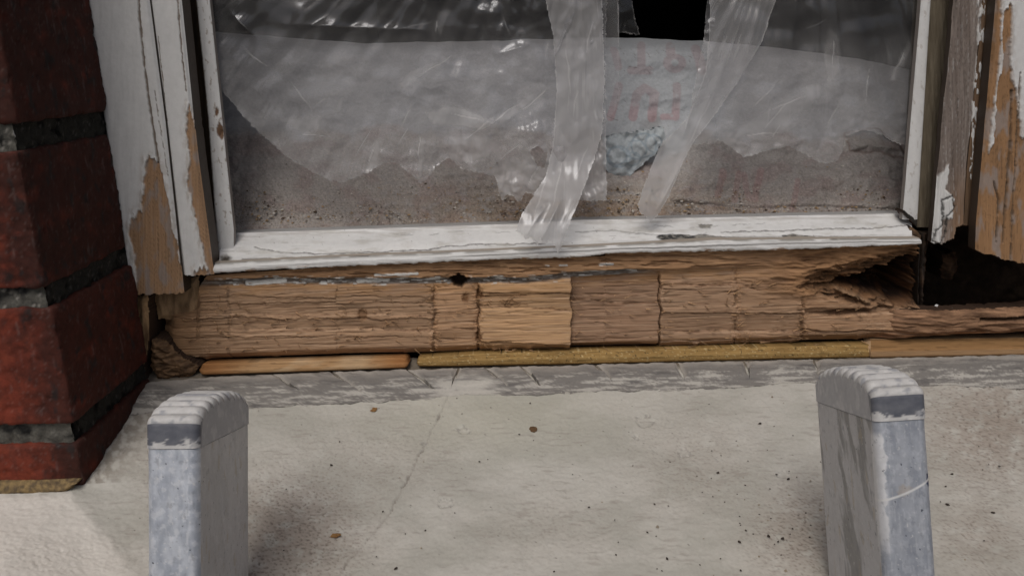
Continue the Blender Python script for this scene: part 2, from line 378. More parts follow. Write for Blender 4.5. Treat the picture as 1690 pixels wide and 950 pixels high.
# broken grey mortar fillet along the back of the sill: pieces parted by slanting cuts
ftop = crv((200, 634), (254, 630), (365, 621), (449, 618), (534, 614), (668, 611), (869, 606), (980, 603), (1118, 599), (1270, 597), (1340, 596), (1690, 586), (1760, 584))
fbot = crv((200, 690), (250, 682), (400, 673), (560, 667), (700, 659), (760, 653), (900, 651), (1000, 646), (1180, 642), (1330, 632), (1400, 630), (1690, 642), (1760, 644))
cuts = [(205, 205), (449, 520), (547, 612), (671, 735), (757, 742), (800, 850), (859, 905), (982, 1020), (1117, 1135), (1228, 1240), (1343, 1350), (1760, 1760)]
fn = 0
for k in range(len(cuts)-1):
    (a0, b0), (a1, b1) = cuts[k], cuts[k+1]
    gp = 2.2 if k else 0
    ny = 36; v = np.linspace(0, 1, ny)[:, None]
    nx = max(8, int((a1-a0)/1.7)); u = np.linspace(0, 1, nx)[None]
    def edge(a, b, s, sg): return a + (b-a)*np.clip(v*1.0, 0, 1) + 3*(fbm(v*6, v*0+s, 3, 70)-.5)
    gg = gp*ss(.8, .4, v); l = edge(a0, b0, k, 1)+gg; r = edge(a1, b1, k+1, -1)-gg
    PX = l*(1-u)+r*u
    wob = 5*(fbm(PX/22, PX*0, 3, 71+k)-.5)
    PY = ftop(PX)*(1-v)+fbot(PX)*v + wob*(1-v) + 9*v*(fbm(PX/35, PX*0+3, 4, 72)-.5)
    rise = ss(0, .14, v)*ss(1.0, .45, v)
    er = np.minimum(u*nx, (1-u)*nx)*np.ones_like(PX) + 40*ss(.5, .8, v + .2*math.sin(k*2.3))
    hgt = .0004 + rise*.0028*ss(-1.5, 4, er) + (fbm(PX/14, PY/5, 4, 73+k)-.5)*.0011*rise
    sc = ss(.50, .66, fbm(PX/70, (PY+.03*PX)/5, 6, 74, .7) + .16*(v-.5) - .25*np.exp(-((PX-800)/300)**2)*(v < .35))
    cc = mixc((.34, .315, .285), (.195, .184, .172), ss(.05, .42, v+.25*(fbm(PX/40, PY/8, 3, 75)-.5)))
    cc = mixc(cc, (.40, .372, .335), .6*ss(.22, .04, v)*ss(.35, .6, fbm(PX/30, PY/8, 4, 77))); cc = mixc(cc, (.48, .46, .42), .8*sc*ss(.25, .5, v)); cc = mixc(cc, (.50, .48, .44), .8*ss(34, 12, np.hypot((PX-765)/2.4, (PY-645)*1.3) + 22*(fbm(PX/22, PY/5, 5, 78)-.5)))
    cc = mixc(cc, (.10, .095, .095), .6*ss(.56, .72, fbm(PX/70, PY/7, 5, 76, .6)))
    cc = mixc(cc, (.46, .43, .39), ss(3.5, .5, er)*.7)
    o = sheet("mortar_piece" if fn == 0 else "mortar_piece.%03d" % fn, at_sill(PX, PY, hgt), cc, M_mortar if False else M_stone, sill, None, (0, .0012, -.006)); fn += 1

# ================================================================== WINDOW FRAME
win = empty("window_frame", (0, .47, -.19), "old white painted timber window frame with rotten, chiselled bottom timber", "window frame")
YR = .470
liptop = crv((345, 437), (360, 434), (567, 425), (700, 420), (936, 410), (1180, 398), (1500, 395), (1515, 394))
lipbot = crv((335, 451), (355, 449), (567, 438), (800, 428), (965, 422.5), (1008, 416.5), (1270, 411.5), (1500, 403), (1520, 402))
bevtop = crv((360, 386), (385, 384.5), (860, 369), (945, 363.5), (1483, 352), (1510, 352))
# ---- chiselled bottom timber
top = crv((262, 524), (300, 514), (324, 511), (330, 470), (345, 452), (567, 437), (800, 427), (997, 420.5), (1001, 415), (1270, 410.5), (1500, 402), (1519, 401))
bot = crv((262, 562), (275, 575), (300, 590), (328, 597), (567, 588), (734, 585), (943, 578), (1088, 575), (1270, 571), (1332, 567), (1428, 565), (1440, 563), (1519, 556))
px, py, v = patch_h(262, 1519, top, bot, 1.35)
groove = crv((330, 465), (466, 461), (600, 462), (720, 461), (869, 459), (943, 452), (1057, 447), (1100, 444), (1519, 425))
gy = py - groove(px) - 5*(fbm(px/40, px*0, 4, 80)-.5)
gon = ss(1110, 1030, px)
face = ss(-1, 4, gy)                                         # below the groove
bx = [262, 378, 556, 716, 790, 943, 1090, 1216, 1326, 1520]
off = [.1, .2, .25, -1.0, 1.0, -1.9, -.4, -.7, -.6]
tilt = [0, .3, .2, -.3, .9, .5, -.3, .4, 0]
tint = [(.43, .275, .17), (.43, .275, .17), (.43, .275, .17), (.45, .275, .16), (.57, .355, .195), (.40, .25, .16), (.45, .29, .185), (.44, .28, .175), (.36, .22, .13)]
bxw = px + 3*(fbm(py/9, px*0+1, 4, 81)-.5) + 10*(fbm(py/40, px*0+2, 2, 82)-.5)
bi = np.clip(np.searchsorted(bx, bxw, side='right')-1, 0, 8)
H = np.zeros(px.shape); C = np.zeros(px.shape+(3,)); edged = np.full(px.shape, 1e9)
for k in range(9):
    m = bi == k; f = (bxw[m]-bx[k])/(bx[k+1]-bx[k])
    G_ = (1, 1, 1, 3, 4, 5, 6, 6, 7)[k]; rk = np.random.RandomState(500+G_); X_, Y_ = px[m], py[m]
    nb = (8, 8, 8, 5, 4, 4, 6, 6, 5)[k]; lv = np.sort(rk.uniform(462, 585, nb)); bo = rk.normal(0, .55, nb+1); bs = rk.normal(0, .035, nb+1); bh = rk.uniform(.84 if G_ == 1 else .72, 1.14, nb+1)
    h_ = np.full(X_.shape, bo[0]); t_ = np.full(X_.shape, bh[0]); dk_ = np.zeros(X_.shape)
    for q in range(nb):
        yy = lv[q] + 9*(fbm(X_/70, X_*0+q+G_*9, 3, 83)-.5) + 4*(fbm(X_/9, Y_/6, 3, 82)-.5)*(1 if k in (0, 1, 2, 7) else .4) + rk.normal(0, 4)*f
        on = ss(-.6, .6, Y_-yy); h_ = h_*(1-on) + (bo[q+1] + bs[q+1]*(Y_-yy))*on; t_ = t_*(1-on)+bh[q+1]*on
        dk_ = np.maximum(dk_, ss(1.5, .3, np.abs(Y_-yy))*ss(.40, .58, fbm(X_/45, X_*0+q, 3, 87+G_)))
    H[m] = off[k]*1.15 + tilt[k]*(f-.5)*2.4 + h_*(.6 if G_ == 1 else 1) - (.35 if G_ == 1 else .7)*dk_
    wc = wood_colour(X_, Y_+.03*X_, np.array(tint[k])*.84, np.array(tint[k])*1.08, (260., 1.7), 84+G_)*t_[:, None]
    C[m] = mixc(wc, np.array((.10, .05, .025)), (.5 if G_ == 1 else .85)*dk_)
H += (fbm(px/240, (py+.03*px)/1.5, 3, 95)-.5)*.14*(.2+1.5*fbm(px/80, py/14, 2, 94)) - .6*ss(.80, .93, ridge(px/260, (py+.03*px)/9, 3, 96))
for x, dep, wd in ((378, .25, 3), (716, .8, 4), (790, 2.4, 3.0), (943, .8, 1.3), (1090, 4.5, 2.2), (1216, .7, 3), (1326, 1.2, 3.5)):
    dd = np.abs(bxw-x); n = fbm(px/6, py/4, 3, x)
    on = ss(.42, .6, fbm(py/22, px*0+x, 2, 97)+.04) if x not in (1090, 943, 790) else 1
    kk = ss(wd, wd*.25, dd)*on*ss(6, 16, gy); H -= kk*dep; C = mixc(C, C*.4, .55*kk)
    ruff = ss(14, 3, dd)*(x in (716, 790, 1216, 1326)); H += ruff*(n-.5)*2.2; C = mixc(C, np.array((.30, .155, .07)), ruff*.45*ss(.5, .65, n))
fc = ss(.915, .975, ridge(px/170, (py+.03*px)/6, 3, 125))*ss(.42, .56, fbm(px/60, py/14, 3, 126)); C = mixc(C, np.array((.10, .05, .026)), .75*fc); H -= fc*.6
lt = ss(.58, .66, fbm(px/150, (py+.03*px)/1.9, 3, 127)); C = mixc(C, np.array((.64, .45, .31)), .34*lt)
lt = ss(.60, .67, fbm(px/170, (py+.03*px)/1.9, 3, 128)); C = mixc(C, np.array((.17, .09, .05)), .42*lt); H -= .15*lt
# upper arris kept orange, knots, fibre tufts
C = mixc(C, np.array((.46, .25, .10)), .45*face[...]*ss(34, 8, gy)*ss(.3, .6, fbm(px/60, py/8, 3, 98)))
kd = np.hypot((px-598)/1.0, (py-520)/1.3) + 5*(fbm(px/5, py/5, 3, 99)-.5)
H -= 1.3*ss(9, 4, kd); C = mixc(C, np.array((.16, .08, .035)), ss(11, 5, kd)*.7)
for x, y in ((768, 492), (790, 555), (792, 485)):
    kd = np.hypot(px-x, (py-y)/1.6) + 6*(fbm(px/5, py/5, 3, x)-.5); H -= 1.6*ss(7, 2, kd); C = mixc(C, np.array((.15, .07, .03)), ss(8, 3, kd)*.8)
# strip left above the groove
strip = ss(2, -2, gy)*1.0
Cs = wood_colour(px, py, (.30, .165, .085), (.44, .27, .15), (90., 2.6), 100); Cs = mixc(Cs, np.array((.20, .115, .06)), ss(.55, .7, fbm(px/80, py/4, 3, 101))*.7)
Hs = 3.2 + (fbm(px/60, py/2.5, 4, 102)-.5)*1.2 - 1.6*ss(.55, .65, fbm(px/70, py/5, 3, 103))
sgon = strip*ss(1330, 1200, px)
H = H*(1-sgon)+Hs*sgon; C = mixc(C, Cs, sgon)
# dirty groove with grey putty and flakes of white paint
gr = ss(6.5, 3.5, np.abs(gy-1))*gon; H = H*(1-gr) + (-1.2+1.2*fbm(px/9, py/3, 3, 104))*gr
C = mixc(C, mixc((.12, .11, .10), (.30, .29, .28), ss(.45, .65, fbm(px/22, py/3, 4, 105))), gr*.9)
fl = ss(.60, .64, fbm(px/26, py/3.2, 3, 106))*ss(9, 6, np.abs(gy-0))*ss(340, 380, px)*ss(1010, 960, px)
for x0, y0, x1, y1, w in ((408, 467, 470, 463, 4.2), (620, 452, 690, 449, 2.6), (590, 464, 640, 462, 3.5), (710, 459, 725, 458, 3), (923, 436, 935, 435.5, 2), (990, 434.5, 1010, 433.5, 2.6), (950, 447, 1000, 445, 1.6), (1035, 445, 1050, 446, 1.6), (900, 436, 905, 436, 1.5)):
    dd, _ = seg_d(px, py, x0, y0, x1, y1); fl = np.maximum(fl, ss(w, w-1.2, dd + 2.4*(fbm(px/8, py/4, 3, 107)-.5)))
H += fl*.5; C = mixc(C, np.array((.60, .60, .58)), fl)
# hole where a fixing was
hd = poly_sd(px, py, [(740, 458), (757, 450), (775, 459), (762, 474), (750, 470)]) + 4*(fbm(px/5, py/5, 2, 108)-.5)
H -= 9*ss(2, -4, hd); C = mixc(C, np.array((.05, .03, .02)), ss(3, -1, hd))
# rotten right end: torn, brown, hollowed
rt = ss(1200, 1330, px - 60*ss(470, 430, py)*0 + 50*(fbm(py/15, px*0, 3, 109)-.5))*ss(512, 470, py + 14*(fbm(px/30, py/10, 3, 110)-.5))
tornH = 4.5*(ridge(px/75, py/17, 4, 111)-.55) + 2.5*(fbm(px/30, py/5, 4, 112)-.5)
H = H*(1-rt) + (tornH+1.0)*rt
C = mixc(C, mixc((.10, .05, .025), (.34, .19, .095), ss(.3, .72, fbm(px/45, py/8, 4, 113)*.6+.4*ridge(px/75, py/17, 4, 111))), rt)
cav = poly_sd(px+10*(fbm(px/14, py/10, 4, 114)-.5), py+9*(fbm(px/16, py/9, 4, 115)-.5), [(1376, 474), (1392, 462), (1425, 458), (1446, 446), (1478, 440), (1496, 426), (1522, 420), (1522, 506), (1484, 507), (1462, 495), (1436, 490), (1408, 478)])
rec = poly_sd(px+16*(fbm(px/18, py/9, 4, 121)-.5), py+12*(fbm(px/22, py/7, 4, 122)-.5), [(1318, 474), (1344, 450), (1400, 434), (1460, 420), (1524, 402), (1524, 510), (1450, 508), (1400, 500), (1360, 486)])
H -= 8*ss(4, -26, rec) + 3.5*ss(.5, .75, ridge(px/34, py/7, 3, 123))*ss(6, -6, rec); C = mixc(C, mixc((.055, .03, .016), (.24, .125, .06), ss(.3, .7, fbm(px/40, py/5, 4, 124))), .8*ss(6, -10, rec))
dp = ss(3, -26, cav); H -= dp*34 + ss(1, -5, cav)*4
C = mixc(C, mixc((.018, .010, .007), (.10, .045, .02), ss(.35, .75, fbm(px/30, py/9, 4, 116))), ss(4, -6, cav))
cv2 = poly_sd(px, py+4*(fbm(px/12, py/8, 3, 117)-.5), [(1338, 517), (1390, 512), (1440, 511), (1436, 517), (1370, 521)])
H -= 7*ss(2, -4, cv2)
spk_ = ss(5, 1, line_d(px, py, [(1382, 478), (1412, 488), (1436, 500)]) + 5*(fbm(px/6, py/4, 2, 118)-.5)); H += spk_*6; C = mixc(C, np.array((.27, .17, .10)), spk_*.8)
# bottom edge tucked back, left nose rounded
H -= 5*ss(.90, 1.0, v) * ss(0, .4, fbm(px/40, px*0, 3, 119)) + 1.5*ss(.97, 1, v)
H -= 10*ss(300, 262, px)**2
lf = ss(390, 290, px); C = mixc(C, mixc((.12, .065, .03), (.30, .17, .085), fbm(px/25, py/8, 4, 120)), lf*.75)
P = at(px, py, YR); P[..., 1] -= H*.001
sheet("bottom_timber", P, C, M_woodh, win, None, BACK(.03), (.10, .055, .03))
# ragged remnant running on to the right under the cavity
top = crv((1425, 520), (1480, 512), (1560, 514), (1690, 507), (1760, 505)); bot = crv((1425, 566), (1436, 566), (1516, 557), (1690, 549), (1760, 547))
px, py, v = patch_h(1428, 1750, top, bot, 1.5); py = py + (1-v)*8*(fbm(px/16, px*0, 4, 135)-.5)
H = 3*(ridge(px/80, py/14, 4, 130)-.5) + 2.2*(fbm(px/30, py/4, 4, 131)-.5) + 4*np.sin(v*math.pi)**.6 - 3 - 9*ss(1500, 1432, px + 30*(fbm(py/9, px*0, 3, 134)-.5))
cv = ss(5, 0, line_d(px, py+4*(fbm(px/20, py, 3, 132)-.5), [(1620, 528), (1660, 527), (1700, 524)])); H -= cv*5
C = mixc((.11, .06, .035), (.33, .19, .11), ss(.25, .75, fbm(px/50, py/5, 4, 133))); C = mixc(C, np.array((.03, .018, .012)), cv*.8)
P = at(px, py, YR-.002); P[..., 1] -= H*.001
sheet("timber_remnant", P, C, M_woodh, win, None, BACK(.010), (.05, .03, .02))
# ---- white lip and bevelled rail of the casement
def paint_marks(px, py, s, amt=1.0):
    fine = ss(.69, .72, fbm(px/22, py/3.4, 4, s))*amt
    return fine
px, py, v = patch_h(352, 1518, crv((352, 434), (567, 423), (700, 418), (936, 408), (1180, 396), (1518, 393)), lipbot, 1.4); py = py + v*4*(fbm(px/14, px*0, 4, 145)-.5)
H = 1.0*(fbm(px/60, py/6, 3, 140)-.5) + 2.2*ss(.0, .45, v) - .8*ss(.85, 1, v)
C = mixc(PAINT*1.0, PAINT*.86, fbm(px/60, py/8, 3, 141))
ln = ss(2.2, .6, np.abs(v-.42-.3*(fbm(px/200, px*0, 2, 142)-.5))*16)*ss(700, 800, px); C = mixc(C, np.array((.14, .13, .12)), ln*.8); H -= ln*.5
gp = ss(.30, .05, v)*ss(.3, .5, fbm(px/50, py/4, 3, 143)); C = mixc(C, np.array((.16, .145, .12)), gp*.85); H -= gp*.8
ch = ss(.63, .68, fbm(px/30, py/4, 4, 144))*ss(.5, 1, v); C = mixc(C, np.array((.28, .16, .08)), ch)
P = at(px, py, .4645); P[..., 1] -= H*.001
sheet("drip_lip", P, C, M_paint, win, None, BACK(.02), (.35, .3, .25))
px, py, v = patch_h(362, 1505, bevtop, crv((362, 433), (567, 424), (700, 419), (936, 409), (1180, 397), (1500, 394)), 1.35)
bx_ = ss(0, .12, v)
Yb_ = .489 - .0175*ss(.0, 1.0, v)**.8 - .0025*ss(.80, .95, v) + .004*ss(.96, 1, v)
crk = line_d(px, py+5*(fbm(px/18, py/9, 4, 150)-.5), [(420, 408), (455, 416), (520, 419), (600, 417), (660, 414), (700, 413), (735, 407), (800, 403), (900, 402)])
crk2 = line_d(px, py+5*(fbm(px/12, py/9, 4, 151)-.5), [(1190, 383), (1290, 381), (1380, 377), (1440, 377), (1500, 371)])
crk4 = line_d(px, py+6*(fbm(px/15, py/9, 4, 167)-.5), [(620, 383), (700, 388), (760, 380), (860, 384)]); crk5 = line_d(px, py+5*(fbm(px/11, py/9, 4, 168)-.5), [(1010, 395), (1080, 372), (1130, 376), (1260, 368), (1340, 366), (1420, 358)]); crk6 = line_d(px, py+3*(fbm(px/20, py/9, 4, 169)-.5), [(400, 428), (560, 422), (700, 417), (936, 407.5), (1180, 396), (1490, 393)])
crk3 = line_d(px, py+4*(fbm(px/16, py/9, 4, 152)-.5), [(950, 383), (1010, 380), (1090, 389), (1180, 392), (1280, 391), (1420, 390)])
cr_ = np.maximum(np.maximum(ss(1.5, .4, crk), ss(1.6, .4, crk2)*.9), ss(1.3, .3, crk3)*.7); cr_ = np.maximum(cr_, np.maximum(np.maximum(ss(1.1, .2, crk4), ss(1.1, .2, crk5))*.6*ss(.42, .58, fbm(px/30, py/20, 3, 148)), ss(2.4, .6, crk6)*.85*ss(.36, .52, fbm(px/45, py/20, 3, 149))))
dk = ss(3, -1, poly_sd(px, py+7*(fbm(px/15, py/5, 4, 153)-.5), [(1085, 391), (1110, 388), (1135, 390), (1165, 387), (1175, 391), (1220, 393), (1215, 398), (1170, 400), (1120, 399), (1100, 400)]))
dk = np.maximum(dk, ss(2, -1, poly_sd(px, py+5*(fbm(px/12, py/5, 4, 154)-.5), [(1292, 390), (1310, 387), (1345, 391), (1350, 395), (1300, 394)])))
dk = np.maximum(dk, ss(2, -1, poly_sd(px, py, [(1153, 371), (1176, 371), (1172, 376), (1157, 376)]) + 2*(fbm(px/4, py/4, 2, 155)-.5)))
sc = ss(.62, .70, fbm(px/60, (py+.03*px)/3.2, 5, 156, .6))*ss(.05, .3, v)*ss(.48, .66, fbm(px/120, py/20, 2, 157))
base = mixc(PAINT*1.05, PAINT*.90, fbm(px/90, py/10, 4, 158))
tp = ss(.26, .12, v); base = mixc(base, np.array((.36, .33, .31)), tp*.5*ss(.4, .6, fbm(px/70, py/5, 3, 159)))
C = mixc(base, np.array((.26, .25, .25)), sc*.6); C = mixc(C, np.array((.12, .11, .105)), cr_*.85); C = mixc(C, mixc((.035, .035, .035), (.2, .19, .17), ss(.5, .62, fbm(px/9, py/4, 3, 160))), dk)
spk = ss(.86, .90, fbm(px/3, py/3, 2, 161)); C = mixc(C, np.array((.1, .08, .06)), spk*.7); C = mixc(C, np.array((.42, .40, .36)), .5*ss(.5, .75, fbm(px/50, py/12, 5, 166)))
lc = ss(2, 0, line_d(px, py, [(362, 410), (372, 397), (386, 386)])+1.5*(fbm(px/4, py/4, 2, 162)-.5)); C = mixc(C, np.array((.03, .03, .03)), lc)
dirt = ss(14, 3, np.hypot(px-372, (py-428)*1.2)+8*(fbm(px/5, py/5, 3, 163)-.5)); C = mixc(C, np.array((.05, .04, .03)), dirt)
H = .6*(fbm(px/50, py/9, 4, 164)-.5) - 1.0*cr_*.7 - dk*1.3 - sc*.35 - lc*1.5 + .25*(fbm(px/8, py/5, 3, 165)-.5)
P = at(px, py, Yb_); P[..., 1] -= H*.001
sheet("casement_rail", P, C, M_paint, win, None, (0, .02, -.002), (.4, .4, .4))
# ---- left casement stile, right casement stile
def stile(name, y0, y1, l, r, Y, s, chips, depth=.004):
    px, py, u = patch_v(y0, y1, l, r, 1.5)
    H = .9*np.sin(np.clip(u, 0, 1)*math.pi)**.5 + .5*(fbm(px/9, py/40, 3, s)-.5)
    C = mixc(PAINT*.98, PAINT*.85, fbm(px/14, py/60, 4, s+1))
    k = ss(.66, .70, fbm(px/6, py/14, 4, s+2)); C = mixc(C, np.array((.22, .15, .10)), k*.6*chips)
    for x, y, r0 in ((358, 185, 6), (363, 215, 9), (366, 222, 7)):
        dd = np.hypot((px-x)*1.5, (py-y)*.7)+5*(fbm(px/4, py/4, 2, s+4)-.5); kk = ss(r0, r0-3, dd); C = mixc(C, np.array((.16, .09, .05)), kk); H -= kk*.8
    ed = ss(.10, .02, u + .08*(fbm(py/9, px*0, 3, s+5)-.5)) if chips > .9 else ss(.93, 1, u); C = mixc(C, np.array((.10, .07, .05)), ed*.8)
    P = at(px, py, Y); P[..., 1] -= H*.001
    return sheet(name, P, C, M_paint, win, None, BACK(depth), (.25, .22, .2))
ly0 = -700
stile("casement_stile", ly0, 426, crv((0, 324), (200, 344), (430, 360)), crv((0, 346), (380, 386), (426, 386)), .4795, 170, 1.0)
stile("casement_stile.001", ly0, 362, crv((0, 1520), (350, 1490)), crv((0, 1536), (365, 1514)), .4795, 176, .5)
# dark rebate behind, left
def dark_strip(name, y0, y1, l, r, Y, ca, cb, s, depth=.02, rel=1.0, m=None):
    px, py, u = patch_v(y0, y1, l, r, 1.8)
    H = rel*(fbm(px/6, py/45, 4, s)-.5); C = mixc(ca, cb, fbm(px/5, py/60, 4, s+1))
    P = at(px, py, Y); P[..., 1] -= H*.001
    return sheet(name, P, C, m or M_woodv, win, None, BACK(depth), np.array(ca)*.6)
dark_strip("rebate", ly0, 452, crv((0, 292), (450, 340)), crv((0, 330), (430, 364), (452, 364)), .492, (.035, .024, .015), (.085, .06, .038), 180)
# ---- left outer board and its inner moulding
def board(name, y0, y1, l, r, Y, s, bare_polys, edge_bow, cracks=(), keepf=None, bare=BARE, depth=.012, rnd=1.6, scuff=None):
    px, py, u = patch_v(y0, y1, l, r, 1.35)
    wx = px + 7*(fbm(px/7, py/14, 4, s)-.5); wy = py + 26*(fbm(px/6, py/22, 4, s+1)-.5)
    b = np.full(px.shape, 1e9)
    for pl in bare_polys: b = np.minimum(b, poly_sd(wx, wy, pl))
    bm = ss(1.0, -1.0, b); edge = ss(5, 1, np.abs(b-3))
    pc = mixc(PAINT*.98, PAINT*.86, fbm(px/20, py/60, 4, s+2))
    wc = wood_colour(py, px, np.array(bare)*.66, np.array(bare)*1.12, (120., 2.4), s+3)
    wc = mixc(wc, np.array((.28, .24, .22)), .75*ss(.5, .68, fbm(px/16, py/50, 3, s+4)))
    C = mixc(pc, wc, bm)
    sm = ss(14, 0, b)*(1-bm)*ss(.4, .6, fbm(px/8, py/16, 3, s+5)); C = mixc(C, np.array((.42, .37, .33)), sm*.6)
    H = (1-bm)*.85 + .5*ss(6, 0, b)*(1-bm) + .4*(fbm(px/10, py/70, 4, s+6)-.5) + bm*.7*(fbm(px/2.2, py/90, 4, s+7)-.5)
    for cpts, cw, cd in cracks:
        dd = line_d(px+3*(fbm(px/5, py/12, 3, s+8)-.5), py, cpts); ww = cw*(.35+1.3*fbm(py/16, px*0, 3, s+9))
        kk = ss(ww, ww*.35, dd); H -= kk*cd; C = mixc(C, np.array((.13, .09, .06)), kk*.9)
    if scuff: C = mixc(C, np.array(scuff), .55*ss(.52, .68, fbm(px/12, py/40, 4, s+10)))
    dr = np.minimum(u, 1-u)*np.abs(r(py)-l(py)); H -= rnd*ss(edge_bow, 0, dr)
    P = at(px, py, Y); P[..., 1] -= H*.001
    kp = None if keepf is None else keepf(px, py)
    return sheet(name, P, C, M_paint, win, kp, BACK(depth), (.05, .034, .024))
board("outer_board", ly0, 492, crv((0, 144), (120, 160), (250, 180), (490, 217)), crv((0, 246), (200, 272), (487, 303)), .4575, 190,
      [[(241, 262), (262, 262), (272, 300), (306, 480), (312, 520), (225, 520), (226, 460), (222, 420), (212, 385), (216, 355), (232, 352), (238, 318)]], 4,
      [([(228, -60), (231, 30), (238, 100), (247, 170), (257, 235), (262, 268)], 2.6, 1.2), ([(256, 150), (262, 190), (278, 290)], .9, .5)],
      lambda x, y: y < 487 + 7*(fbm(x/9, x*0, 3, 191)-.5) - .03*(x-226))
board("inner_moulding", ly0, 460, crv((0, 247.5), (200, 273.5), (460, 303.5)), crv((0, 299), (250, 325), (452, 352)), .4605, 200,
      [[(312, 170), (328, 240), (353, 440), (356, 470), (346, 470), (342, 440), (333, 400), (318, 330), (309, 300), (315, 265), (308, 215)], [(320, 446), (358, 440), (358, 470), (316, 470)]], 5,
      [([(292, -20), (300, 80), (308, 150)], 1.6, .7), ([(262, 60), (272, 160), (276, 200)], 1.0, .4)],
      lambda x, y: y < 454 + 6*(fbm(x/8, x*0, 3, 201)-.5))
# recess, packing block and crumbs of rot at the left foot
dark_strip("back_post", 430, 640, crv((430, 225), (640, 236)), crv((430, 352), (520, 345), (640, 345)), .496, (.05, .03, .018), (.14, .085, .045), 210, .02, 2)
def lump(name, pts, Y, depth, ca, cb, s, bul=4.0, rough=2.5, m=None, gr=(20, 8), wall=(.05, .03, .02)):
    p = np.array(pts, float); x0, y0 = p.min(0)-3; x1, y1 = p.max(0)+3
    px, py, v = patch_h(x0, x1, crv((x0, y0), (x1, y0)), crv((x0, y1), (x1, y1)), 1.3)
    sd = poly_sd(px+5*(fbm(px/9, py/9, 3, s)-.5), py+5*(fbm(px/9, py/9, 3, s+1)-.5), pts)
    H = bul*ss(0, -10, sd) + rough*(ridge(px/gr[0], py/gr[1], 4, s+2)-.5)
    C = mixc(ca, cb, ss(.25, .75, fbm(px/gr[0], py/gr[1], 4, s+3)))
    P = at(px, py, Y); P[..., 1] -= H*.001
    return sheet(name, P, C, m or M_woodh, win, sd < 0, BACK(depth), wall)
lump("packing_block", [(250, 470), (330, 455), (330, 515), (322, 520), (292, 527), (262, 526)], .4725, .02, (.16, .10, .055), (.36, .235, .13), 220, 2, .8, M_woodv, (14, 40))
lump("frame_foot", [(212, 486), (246, 486), (247, 560), (240, 600), (243, 645), (232, 645)], .462, .03, (.10, .06, .03), (.33, .21, .11), 224, 2, 1.5, M_woodv, (9, 50))
lump("rotten_chunk", [(250, 556), (276, 560), (300, 585), (332, 602), (318, 622), (262, 628), (250, 600)], .466, .03, (.065, .037, .02), (.20, .12, .065), 228, 3, 4.5, None, (26, 9))
lump("rotten_fibre", [(240, 530), (262, 520), (270, 560), (252, 570), (246, 630), (238, 632)], .480, .02, (.06, .035, .018), (.17, .10, .05), 232, 2, 3, M_woodv, (8, 20))
# ---- right hand jamb and mullion
dark_strip("rebate.001", ly0, 375, crv((0, 1535), (370, 1513)), crv((0, 1612), (370, 1576)), .484, (.095, .075, .05), (.20, .17, .125), 240, .02, 1.4)
# weathered grey board
px, py, u = patch_v(ly0, 418, crv((0, 1577), (370, 1541), (418, 1538)), crv((0, 1634), (300, 1606), (418, 1604)), 1.35)
hole = poly_sd(px+4*(fbm(px/6, py/6, 3, 250)-.5), py+4*(fbm(px/6, py/6, 3, 251)-.5), [(1560, 440), (1562, 398), (1575, 394), (1580, 376), (1592, 368), (1606, 369), (1616, 385), (1620, 440)])
flake = poly_sd(px+6*(fbm(px/6, py/10, 4, 252)-.5), py+8*(fbm(px/6, py/12, 3, 253)-.5), [(1543, 300), (1566, 270), (1560, 310), (1575, 330), (1572, 360), (1556, 362), (1552, 404), (1538, 400)])
flake2 = poly_sd(px+5*(fbm(px/5, py/14, 4, 254)-.5), py, [(1618, -600), (1632, -600), (1634, 0), (1612, 170), (1604, 300), (1597, 298), (1602, 200), (1612, 90)])
C = wood_colour(py, px, (.13, .10, .085), (.29, .25, .225), (110., 2.2), 255)
C = mixc(C, np.array((.25, .155, .095)), ss(240, 380, py)*ss(.2, .6, u)*.85)
fp = np.maximum(ss(1.5, -1.5, flake), ss(2, -2, flake2)*ss(.42, .55, fbm(px/7, py/25, 3, 256)))
C = mixc(C, PAINT*.9, fp)
dkf = ss(2.2, .6, np.abs(poly_sd(px+6*(fbm(px/5, py/8, 3, 257)-.5), py, [(1556, 330), (1572, 322), (1574, 345), (1562, 356), (1560, 385), (1552, 404), (1541, 398), (1545, 380), (1556, 372)]))); C = mixc(C, np.array((.03, .03, .028)), dkf*.85)
vs_ = ss(.66, .72, fbm(px/2.2, py/60, 3, 258)); C = mixc(C, np.array((.40, .39, .38)), vs_*.5*(1-fp))
H = fp*.7 + 1.2*(fbm(px/3, py/70, 4, 259)-.5) + 1.3*(fbm(px/14, py/120, 2, 260)-.5)*2 - dkf*.8 - 2*ss(.09, 0, u) - 1.6*ss(.9, 1, u)
P = at(px, py, .469); P[..., 1] -= H*.001
sheet("weathered_board", P, C, M_woodv, win, (hole > 0) & (py < 402 + 10*(fbm(px/5, px*0, 3, 261)-.5) + .35*(px-1540)*0), BACK(.0045), (.06, .045, .035))
dark_strip("groove_strip", ly0, 372, crv((0, 1622), (300, 1594), (372, 1590)), crv((0, 1672), (370, 1636)), .4685, (.08, .052, .034), (.20, .125, .075), 266, .02, 1.5)
